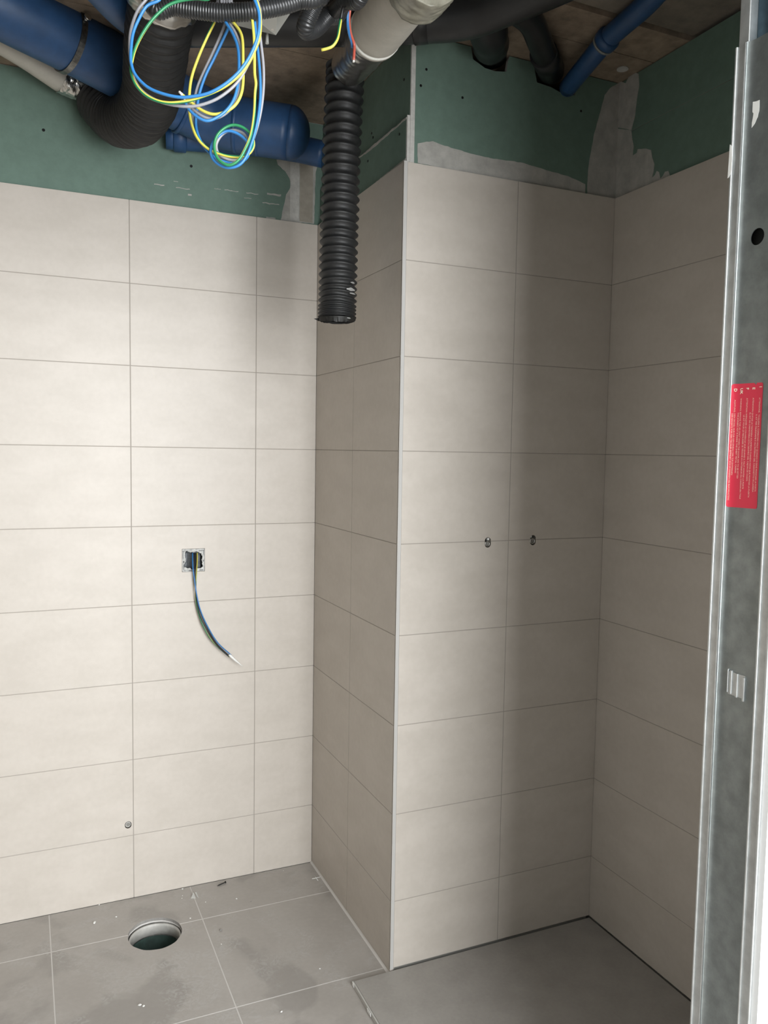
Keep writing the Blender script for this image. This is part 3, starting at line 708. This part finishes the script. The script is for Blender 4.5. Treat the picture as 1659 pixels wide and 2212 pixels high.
y3 = [(495,30),(504,48),(518,67),(524,89),(525,134),(525,178),(520,206),(507,228),(486,242),(464,247),(446,243),(428,233),(412,220),(400,210),(392,203)]
wire_mesh('blue_wire', wp_(b3, 1.225, 1.20), WR, WBLUE, md)
wire_mesh('grey_wire', wp_(g3, 1.232, 1.21), WR, WGREY, md)
wire_mesh('earth_wire', wp_(y3, 1.228, 1.20), WR, WYEL, md).__setitem__('label', 'yellow side of the earth wire')
bm = bmesh.new(); P_ = lambda x, y: at(x, y, 1.198)-md.location
for (a, b) in [((394,205),(387,198)), ((400,214),(391,207))]: cyl(bm, P_(*a), P_(*b), .0019, 8)
link('bare_end', bm, COPPER, md)
# anchors: the wires come out of a clamp strip above the frame of the conduit
for t, pts in ((big, [(352,-22,1.17),(330,-22,1.185),(470,-22,1.178),(540,-22,1.15),(546,-22,1.165),(543,-22,1.157)]),
               (sm, [(470,32,1.25),(490,32,1.262),(500,36,1.256)]), (md, [(478,30,1.225),(484,30,1.232),(495,30,1.228)])):
    bm = bmesh.new(); hub = at(470,-60,1.24); hub.z = CE-.001
    for x, y, d_ in pts:
        p = at(x, y, d_); q_ = p.lerp(hub, .35); q_.z = p.z+.09
        if t is not big: q_ = at(x, y-30, d_+.03)
        pth = smooth_path([p, q_, Vector((hub.x+(p.x-hub.x)*.25, hub.y, 2.38)), Vector((hub.x+(p.x-hub.x)*.1, hub.y, CE-.001))], 6)
        tube(bm, local(pth, t), WR*.98, 8)
    link('wire_tail', bm, WGREY, t)

# short wire stubs right of the conduits
st1 = thing('wire_stub', 'short green-yellow wire end bent to the left below the conduits', 'wires', loc=at(730,80,1.36))
wire_mesh('earth_wire', [at(736,42,1.36), at(733,62,1.36), at(729,83,1.36), at(719,99,1.36), at(706,105,1.36), at(694,108,1.36)], .0026, None, st1, 'stripe')
bm = bmesh.new(); p = at(736,42,1.36); tube(bm, local(smooth_path([p, at(742,14,1.35), at(760,-30,1.33), Vector((p.x+.06,p.y,CE-.001))], 6), st1), .0025, 8); link('wire_tail', bm, WBLK, st1)
st2 = thing('wire_stub', 'short red and blue wire ends hanging in front of the foil tape', 'wires', loc=at(757,70,1.50))
wire_mesh('red_wire', [at(757,16,1.45), at(754,42,1.46), at(757,70,1.48), at(765,95,1.50), at(765,112,1.50), at(764,130,1.50)], .0026, WRED, st2)
wire_mesh('blue_wire', [at(751,23,1.45), at(751,50,1.46), at(754,72,1.48), at(760,92,1.50), at(761,102,1.51)], .0026, WBLUE, st2)
bm = bmesh.new(); a = at(764,130,1.50)-st2.location; cyl(bm, a, a-Vector((0,0,.0035)), .0022, 8); link('bare_end', bm, COPPER, st2)
bm = bmesh.new(); p = at(757,16,1.45); tube(bm, local(smooth_path([p, at(762,-12,1.43), at(768,-50,1.40), Vector((p.x+.03,p.y,CE-.001))], 6), st2), .0027, 8)
p = at(751,23,1.45); tube(bm, local(smooth_path([p, at(757,-6,1.43), at(764,-50,1.40), Vector((p.x+.025,p.y,CE-.001))], 6), st2), .0027, 8); link('wire_tail', bm, WBLK, st2)

# ------------------------------------------------------------------ electrical box and its wires
eb = thing('electrical_box', 'square recessed electrical box with ragged mortar round its rim, in the left back wall', 'electrical box', loc=((BX0+BX1)/2, 0, BZ0))
lx = lambda x: x-eb.location.x; lz = lambda z: z-eb.location.z
bm = bmesh.new(); e = .001
x0, x1, z0, z1 = lx(BX0)+e, lx(BX1)-e, lz(BZ0)+e, lz(BZ1)-e
box(bm, x0, x1, .040, .042, z0, z1)
box(bm, x0, x0+.0018, .004, .040, z0, z1); box(bm, x1-.0018, x1, .004, .040, z0, z1)
box(bm, x0+.0018, x1-.0018, .004, .040, z0, z0+.0018); box(bm, x0+.0018, x1-.0018, .004, .040, z1-.0018, z1)
link('back_box', bm, BOXD, eb)
bm = bmesh.new(); outer = []; inner = []; N = 80
for i in range(N):
    a = 2*math.pi*i/N+math.pi/4; c_, s_ = math.cos(a), math.sin(a); k = 1/max(abs(c_), abs(s_))
    hw, hh = (x1-x0)/2, (z1-z0)/2; nx = noise.noise(Vector((c_*3, s_*3, 1.7)))
    ix = .76+.16*nx+random.uniform(-.02,.02)
    outer.append((lx((BX0+BX1)/2)+c_*k*hw, (z0+z1)/2+s_*k*hh)); inner.append((lx((BX0+BX1)/2)+c_*min(k,1.25)*hw*ix, (z0+z1)/2+s_*min(k,1.25)*hh*ix))
for y_, flip in ((.0005, 0), (.006, 1)):
    pass
vo = [bm.verts.new((u_, .0006, v_)) for u_, v_ in outer]; vi = [bm.verts.new((u_, .0022, v_)) for u_, v_ in inner]; vb = [bm.verts.new((u_, .010, v_)) for u_, v_ in inner]; vq = [bm.verts.new((u_, .010, v_)) for u_, v_ in outer]
for A_, B_ in ((vo, vi), (vi, vb), (vb, vq), (vq, vo)):
    for i in range(N): bm.faces.new((A_[i], A_[(i+1)%N], B_[(i+1)%N], B_[i]))
bmesh.ops.recalc_face_normals(bm, faces=bm.faces); link('rim', bm, BOXG, eb)
bm = bmesh.new()
for x_, z_, w_, h_ in [(-.026,.068,.020,.0012),(-.033,.056,.0012,.024),(.026,.0685,.018,.0012),(.0325,.062,.0012,.012),(-.031,.018,.0012,.026),(-.024,.0055,.014,.0012),(-.010,.004,.012,.0022),(.025,.0045,.012,.0020),(-.031,.033,.0035,.0045),(.0325,.034,.002,.004)]:
    bm = bmesh.new(); box(bm, x_-w_/2, x_+w_/2, .0002, .0012, z_-h_/2, z_+h_/2); link('rim_crack', bm, SCREW, eb)['label'] = 'dark crack in the mortar'
bm = bmesh.new(); pth = [Vector((-.006,.03,.060)), Vector((-.004,.026,.045)), Vector((.004,.030,.02))]
box(bm, -.034, -.012, .036, .0395, .004, .060, 0, .003); box(bm, .016, .030, .030, .0395, .006, .066, 0, .003); cyl(bm, (-.001,.020,.066), (.016,.020,.066), .008, 12)
link('inner_conduit', bm, mat('dusty_inner_plastic', (.11,.12,.13), .6, noise_amt=.4, noise_scale=120), eb)
wc_ = thing('cable_end', 'blue, black and green-yellow wires drooping from the wall box to a white taped tip', 'wires', loc=on(416,1196,1,.012))
def wl(pts): 
    return [Vector((on(x,y,1,yy).x, yy, on(x,y,1,yy).z)) for x, y, yy in pts]
tip = (498,1417,-.030)
wire_mesh('blue_wire', wl([(416,1192,.020),(416,1210,.002),(417,1228,-.012),(420,1252,-.020),(425,1285,-.026),(433,1318,-.030),(448,1352,-.033),(470,1388,-.034),(499,1415,-.031)]), .0019, WBLUE, wc_)
wire_mesh('black_wire', wl([(420,1190,.022),(421,1210,.004),(421,1228,-.010),(422,1255,-.018),(425,1290,-.023),(434,1325,-.026),(448,1357,-.029),(468,1390,-.031),(496,1418,-.030)]), .0019, WBLK, wc_)
wire_mesh('black_wire', wl([(423,1190,.024),(424,1210,.006),(423,1228,-.008),(422,1255,-.016),(424,1290,-.021),(431,1325,-.025),(445,1357,-.028),(466,1391,-.030),(495,1419,-.029)]), .0017, WBLK, wc_)
wire_mesh('earth_wire', wl([(426,1192,.020),(426,1212,.001),(425,1232,-.010),(423,1262,-.016),(423,1295,-.017),(429,1325,-.019),(441,1357,-.022),(461,1388,-.026),(494,1418,-.029)]), .0018, None, wc_, 'stripe')
bm = bmesh.new(); a, b, c_ = wl([(496,1415,-.031),(508,1426,-.031),(525,1440,-.029)]); d_ = (b-a)
pth = local([a-d_*.1, a+d_*.25, b, b.lerp(c_,.6), c_], wc_); rs = [.0038,.0042,.0036,.0018,.0006]
tube(bm, pth, lambda i,n,s: rs[i], 12); o = link('taped_tip', bm, TAPE, wc_); o['label'] = 'white tape twisted to a point'

# ------------------------------------------------------------------ water outlets
def outlet(name, label, x, y, z, r, tilt=0, group='water outlets in the tiles'):
    t = thing(name, label, 'water outlet', group, loc=(x, y, z)); n = 28
    bm = bmesh.new(); prof = [(r, .030), (r, .0035), (r*.90, .0015), (r*.72, .0015), (r*.66, .004), (r*.62, .012)]
    rings = [[bm.verts.new((q*math.cos(2*math.pi*k/n), yy, q*math.sin(2*math.pi*k/n))) for k in range(n)] for q, yy in prof]
    for a, b in zip(rings, rings[1:]):
        for k in range(n): bm.faces.new((a[k], a[(k+1)%n], b[(k+1)%n], b[k]))
    bmesh.ops.recalc_face_normals(bm, faces=bm.faces); link('collar', bm, PVC if not tilt else STEEL, t, True)
    bm = bmesh.new(); cyl(bm, (0,.020,0), (0,.0055,0), r*.64, 24); cyl(bm, (0,.0055,r*.25), (0,.0045,r*.25), r*.14, 8)
    link('plug', bm, mat('dull_plug', (.22,.21,.19), .5, noise_amt=.2, noise_scale=80), t); return t
outlet('water_outlet', 'small round capped outlet low on the left back wall beside a vertical joint', OUT[0], 0, OUT[1], .0088)
o1 = outlet('water_outlet', 'left of the two oval pipe openings in the niche wall', O2[0][0], -ND, O2[0][1]-.0042, .0088, 1)
o2 = outlet('water_outlet', 'right of the two oval pipe openings in the niche wall, nearer the corner', O2[1][0], -ND, O2[1][1]-.0030, .0090, 1)
for o_, dx in ((o1, .0040), (o2, -.0045)):
    bm = bmesh.new(); box(bm, dx-.003, dx+.0035, .004, .012, .0098, .0170, 0, .0015); o = link('plaster_lump', bm, CRUMB, o_)
# hairline chips in the joint beside the openings
# ------------------------------------------------------------------ debris on the floor
def floor_p(x, y, z=0): return on(x, y, 2, z)
sc_ = thing('screw', 'dark drywall screw lying on the floor near the foot of the back wall', 'screw', loc=floor_p(478,1912))
a = floor_p(469,1915)-sc_.location; b = floor_p(487,1908)-sc_.location
bm = bmesh.new(); pth, _ = resample([a+Vector((0,0,.0022)), b+Vector((0,0,.0038))], .0006)
tube(bm, pth, lambda i,n,s: .0006+min(1, s/.006)*(.0010+.0005*(1 if i%3 == 0 else 0)), 8); link('shank', bm, SCREW, sc_)
d_ = (b-a).normalized(); bm = bmesh.new(); tube(bm, [b+Vector((0,0,.0038))-d_*.002, b+Vector((0,0,.0041)), b+Vector((0,0,.0041))+d_*.0008], lambda i,n,s: [.0016,.0040,.0040][i], 12); link('screw_head', bm, SCREW, sc_)
cr_ = floor_p(682,1897); a = floor_p(674,1899)-cr_; b = floor_p(692,1895)-cr_; c_ = floor_p(679,1892)-cr_; e_ = floor_p(687,1903)-cr_
bm = bmesh.new(); up3 = Vector((0,0,.0012)); tube(bm, [a+up3, b+up3], .0012, 6); tube(bm, [c_+up3, e_+up3], .0010, 6)
o = link('tile_spacer', bm, TAPE); o.location = cr_; tag(o, 'white cross-shaped tile spacer on the floor close to the column', 'tile spacer')
def lump(name, px, py, sx, sy, sz, m, label, cat, group=None, seed=0, z=0):
    bm = bmesh.new(); bmesh.ops.create_icosphere(bm, subdivisions=2, radius=1)
    for v in bm.verts:
        n = noise.noise(v.co*1.7+Vector((seed*7.3, 0, 0))); v.co *= 1+.45*n; v.co = Vector((v.co.x*sx, v.co.y*sy, max(-.9, v.co.z)*sz))
    zmin = min(v.co.z for v in bm.verts)
    for v in bm.verts: v.co.z -= zmin
    o = link(name, bm, m); o.location = floor_p(px, py, z); o.rotation_euler.z = seed*1.3; return tag(o, label, cat, group)
CP = [bm for bm in ()]
wpce = thing('plastic_scrap', 'crumpled white plastic scrap on the floor at the end of a floor joint', 'scrap', loc=floor_p(420,1938))
bm = bmesh.new(); q = [floor_p(x,y)-wpce.location for x,y in [(412,1941),(418,1934),(423,1941),(421,1934),(424,1933),(430,1941),(426,1939)]]
q[1].z = .010; q[3].z = .009; q[4].z=.008
for idx in ((0,2,1),(3,4,6),(4,5,6)):
    f_ = bm.faces.new([bm.verts.new(q[i]+Vector((0,0,.0003*i))) for i in idx]); bmesh.ops.solidify(bm, geom=[f_], thickness=.0008)
link('crumpled_sheet', bm, TAPE, wpce)
G_ = 'plaster crumbs scattered on the floor'
for i, (x, y, s, lab) in enumerate([
    (204,1994,.0048,'largest plaster crumb left of the drain hole, near the wall'),
    (251,1981,.0026,'tiny plaster crumb between the wall and the drain hole'),
    (214,1955,.0022,'tiny plaster crumb right at the foot of the wall, far left'),
    (394,1921,.0034,'flat white crumb at the foot of the wall above the scrap'),
    (394,1935,.0016,'speck of plaster just left of the white scrap'),
    (393,1941,.0018,'second speck of plaster below and left of the white scrap'),
    (411,1984,.0022,'white crumb beside the joint right of the drain hole'),
    (477,2010,.0046,'greyish crumb right of the floor joint crossing'),
    (511,1942,.0028,'flat white flake in the middle of the strip by the wall'),
    (444,1949,.0018,'small crumb to the right of the white scrap'),
    (612,1881,.0014,'tiny bright speck near the wall towards the column'),
    (302,2172,.0042,'left one of two crumbs near the bottom edge of the picture'),
    (310,2174,.0036,'right one of two crumbs near the bottom edge of the picture'),
    (691,2093,.0022,'small crumb in the tile in front of the column'),
    (608,2186,.0030,'crumb on the front tile left of the shower tray'),
    (478,2040,.0020,'small crumb in the middle tile below the greyish crumb'),
    (542,1948,.0018,'dark grey grit speck by the wall-side joint')]):
    lump('plaster_crumb', x, y, s*1.15, s*.8, s*.5, CRUMB if i not in (7, 16) else RAW, lab, 'crumb', G_, i+1)

# ------------------------------------------------------------------ pocket door frame at the right
df = thing('pocket_door_frame', 'tall galvanised steel pocket door frame at the right edge with a red sticker', 'door frame', loc=(.1, -1.72, 0))
o_ = df.location
def rrect(x0, x1, y0, y1, r, corners=(1,1)):
    pts = []
    # front face is x0 (towards the opening); front corners rounded
    for cx, cy, a0, a1, on_ in ((x0+r, y1-r, 90, 180, corners[0]), (x0+r, y0+r, 180, 270, corners[1])):
        for k in range(7):
            a = math.radians(a0+(a1-a0)*k/6); pts.append((cx+r*math.cos(a), cy+r*math.sin(a)))
    pts += [(x1, y0), (x1, y1)]
    return [(x-o_.x, y-o_.y) for x, y in pts]
FT = 2.088
def prof(name, x0, x1, y0, y1, r, z0, z1, m, sm=True):
    bm = bmesh.new(); prism(bm, rrect(x0, x1, y0, y1, r), 'z', z0, z1); ob = link(name, bm, m, df)
    for p_ in ob.data.polygons: p_.use_smooth = abs(p_.normal.z) < .5
    ob.data.set_sharp_from_angle(angle=math.radians(40)) if hasattr(ob.data, 'set_sharp_from_angle') else None
    return ob
# inner jamb: back web with two raised lips
prof('jamb_profile', .1012, .163, -1.6805, -1.6615, .0022, .0006, FT, GALV)
prof('jamb_lip', .0988, .1030, -1.6645, -1.6605, .0016, .0006, FT, GALV)
prof('jamb_lip', .0988, .1030, -1.6820, -1.6785, .0014, .0006, FT, GALV)
prof('jamb_profile', .1012, .163, -1.7775, -1.7565, .0022, .0006, FT, GALV)
prof('jamb_lip', .0988, .1030, -1.7595, -1.7560, .0014, .0006, FT, GALV)
prof('jamb_lip', .0985, .1030, -1.7783, -1.7740, .0016, .0006, FT, GALV)
# upper part of the stud above the lid, and the dark track housing
prof('upper_jamb', .1040, .163, -1.6820, -1.6625, .0015, FT+.0005, CE-.001, GALV)
prof('upper_jamb', .1040, .163, -1.7770, -1.7580, .0015, FT+.0005, CE-.001, GALV)
bm = bmesh.new(); box(bm, .020, .060, .0388-.0745, .0375, FT+.001, CE-.002); ob = link('track_housing', bm, BSTEEL, df); ob['label'] = 'dark blue-grey steel behind the opening above the lid'
# lid: thin sheet with a soft rounded edge
LY0, LY1 = -1.7550, -1.6835; WE, DX, LX = .018, .0058, .1045
def lid_x(y):
    t = min(1, max(0, (y-(LY1-WE))/WE)); return LX-DX*(1-math.sqrt(max(0, 1-t*t)))
def lid_poly(off=0, th=.0014, ya=LY0, yb=LY1, n=14):
    ys_ = [ya]+[(max(ya, yb-WE)) + (yb-max(ya, yb-WE))*math.sin(math.pi/2*k/n) for k in range(n+1)]
    f_ = [(lid_x(y)+off, y) for y in ys_]; b_ = [(lid_x(y)+off+th, y) for y in reversed(ys_)]
    return [(x-o_.x, y-o_.y) for x, y in f_+b_]
bm = bmesh.new(); prism(bm, lid_poly(), 'z', .001, FT)
lid = link('lid', bm, GALVD, df)
for p_ in lid.data.polygons: p_.use_smooth = abs(p_.normal.z) < .5
bm = bmesh.new(); hc = on(1636,511,0,LX); cyl(bm, (hc.x-.01, hc.y, hc.z), (hc.x+.03, hc.y, hc.z), .0125, 28); bmesh.ops.recalc_face_normals(bm, faces=bm.faces); cc = link('cutter', bm, DARK)
cut(lid, [cc]); drop([cc])
try: lid.data.set_sharp_from_angle(angle=math.radians(35))
except Exception: pass
lid['label'] = 'dull grey steel lid closing the door pocket'
bm = bmesh.new(); box(bm, .022, .030, .0388-.0730, .0355, .002, FT-.002); link('pocket_shade', bm, DARK, df)  # added near-black sheet: shade of the pocket seen through the lid hole
# bent tab in the lid
tb = on(1592,1480,0,LX)
bm = bmesh.new()
for dy in (.0165, .0105, -.001, -.0145):
    y_ = tb.y-o_.y+dy; box(bm, LX-o_.x-.0032, LX-o_.x+.0002, y_-(.0008 if dy > .012 else .0018), y_+(.0008 if dy > .012 else .0018), tb.z-.019-dy*-.2, tb.z+.019-dy*-.2, 0, .0007)
box(bm, LX-o_.x-.0012, LX-o_.x-.0002, tb.y-o_.y-.0155, tb.y-o_.y+.0165, tb.z-.018, tb.z+.0185)
link('pressed_tab', bm, GALV, df)
# paint marks on the steel
def px_on_lid(x, y): p = on(x, y, 0, LX); return (p.y-o_.y, p.z)
mk = [px_on_lid(*q_) for q_ in [(1620,228),(1627,220),(1634,219),(1641,216),(1640,240),(1637,252),(1630,268),(1622,280),(1625,262),(1628,245),(1622,238)]]
bm = bmesh.new(); prism(bm, ragged(mk, .0008, .003, 4), 'x', LX-o_.x-.0004, LX-o_.x-.0001); link('paint_smear', bm, TAPE, df)
mk = [(on(x,y,0,.0987).y-o_.y, on(x,y,0,.0987).z) for x,y in [(1572,385),(1577,312),(1581,315),(1582,340),(1580,372),(1574,384)]]
bm = bmesh.new(); prism(bm, mk, 'x', .0986-o_.x-.0003, .0986-o_.x); link('paint_smear', bm, TAPE, df)
# sticker
SY0, SY1, SZ0, SZ1 = -1.7400, -1.6842, 1.3795, 1.5715
def skew(y): return (y+1.712)*.02
def sticker_sheet(off, th):
    n = 30; bm = bmesh.new(); F_ = []; B_ = []
    for i in range(n+1):
        y = SY0+(SY1-SY0)*i/n; cc_ = .0022
        e0 = min(1, (y-SY0)/cc_, (SY1-y)/cc_); dz = cc_*(1-math.sqrt(max(0, 1-(1-e0)**2))) if e0 < 1 else 0
        tz = SZ1-dz+skew(y); bz = SZ0+dz-skew(y)*.4
        if -1.7285 < y < -1.7245: tz -= .004*(1-abs(y+1.7265)/.002)
        F_.append((bm.verts.new((lid_x(y)+off-o_.x, y-o_.y, tz)), bm.verts.new((lid_x(y)+off-o_.x, y-o_.y, bz))))
    B_ = [(bm.verts.new(a.co+Vector((th,0,0))), bm.verts.new(b.co+Vector((th,0,0)))) for a, b in F_]
    for a, b, c, d in zip(F_, F_[1:], B_, B_[1:]):
        bm.faces.new((a[0], b[0], b[1], a[1])); bm.faces.new((c[0], c[1], d[1], d[0]))
        bm.faces.new((a[0], c[0], d[0], b[0])); bm.faces.new((a[1], b[1], d[1], c[1]))
    for a, c in ((F_[0], B_[0]), (F_[-1], B_[-1])): bm.faces.new((a[0], a[1], c[1], c[0]))
    bmesh.ops.recalc_face_normals(bm, faces=bm.faces); return bm
stk = link('sticker', sticker_sheet(-.0004, .0002), RED, df); stk['label'] = 'red multilingual warning sticker'
def text_mesh(strings, m, name, bold=0):
    bm = bmesh.new()
    for s, y, ztop, size, length in strings:
        cu = bpy.data.curves.new('t', 'FONT'); cu.body = s; cu.size = size; cu.resolution_u = 2; cu.offset = bold*size
        to = bpy.data.objects.new('t', cu); C.objects.link(to); dg = bpy.context.evaluated_depsgraph_get(); dg.update()
        me = bpy.data.meshes.new_from_object(to.evaluated_get(dg)); bpy.data.objects.remove(to, do_unlink=True)
        xs_ = [v.co.x for v in me.vertices]; wd = max(xs_)-min(xs_); k = (length/wd) if length else 1
        b2_ = bmesh.new(); b2_.from_mesh(me)
        for v in b2_.verts:
            yy = y-v.co.y; v.co = Vector((lid_x(yy)-.00085-o_.x, yy-o_.y, ztop-(v.co.x-min(xs_))*k+skew(yy)))
        tmp = bpy.data.meshes.new('tt'); b2_.to_mesh(tmp); b2_.free(); bm.from_mesh(tmp); bpy.data.meshes.remove(tmp); bpy.data.meshes.remove(me)
    return link(name, bm, m, stk)
Zb = 1.5655
big_t = [('I', -1.7340, Zb, .0068, 0), ('E', -1.7215, Zb-.0010, .0068, 0), ('F', -1.7100, Zb-.0010, .0068, 0), ('UK', -1.6985, Zb-.0012, .0068, 0), ('D', -1.6880, Zb-.0015, .0068, 0)]
text_mesh(big_t, CREAMT, 'language_letters', .02)
sml = [('ATTENZIONE:', -1.7345, 1.549, .0037, .0230), ('TOGLIERE IL COPERCHIO SOLO QUANDO SI DEVE MONTARE LA PORTA', -1.7345, 1.5235, .0037, .117), ("IL KIT PER FALEGNAME \u00c8 ALL'INTERNO DEL CASSONETTO IN LAMIERA", -1.7300, 1.5235, .0037, .118),
       ('ATENCION:', -1.7225, 1.549, .0037, .0215), ('QUITAR LA TAPADERA SOLAMENTE CUANDO HAYA QUE MONTAR LA PUERTA', -1.7225, 1.5265, .0037, .130), ('EL KIT DE CARPINTERIA ESTA DENTRO DEL CAJON DE CHAPA', -1.7180, 1.5265, .0037, .105),
       ('ATTENTION:', -1.7110, 1.549, .0037, .0225), ("N'ENLEVER LE COUVERCLE QUE QUAND IL FAUT MONTER LA PORTE", -1.7110, 1.5250, .0037, .116), ("LE KIT POUR LE MENUISIER SE TROUVE A L'INTERIEUR DU CAISSON EN TOLE", -1.7065, 1.5230, .0037, .130),
       ('WARNING:', -1.6995, 1.549, .0037, .0200), ('REMOVE THE LID ONLY WHEN THE DOOR HAS TO BE FITTED', -1.6995, 1.5275, .0037, .103), ("THE JOINER'S KIT IS INSIDE THE SHEET METAL CASING", -1.6953, 1.5270, .0037, .094),
       ('ACHTUNG:', -1.6890, 1.547, .0035, .0200), ('DEN DECKEL NUR F\u00dcR DEN EINBAU DER T\u00dcR ENTFERNEN', -1.6895, 1.5255, .0033, .096), ('DER BAUSATZ F\u00dcR DEN TISCHLER BEFINDET SICH IM INNEREN DES BLECHKASTENS', -1.6860, 1.5255, .0033, .136)]
text_mesh(sml, PINKT, 'small_lettering')
# seam across the white wall outside the frame
bpy.context.view_layer.update()
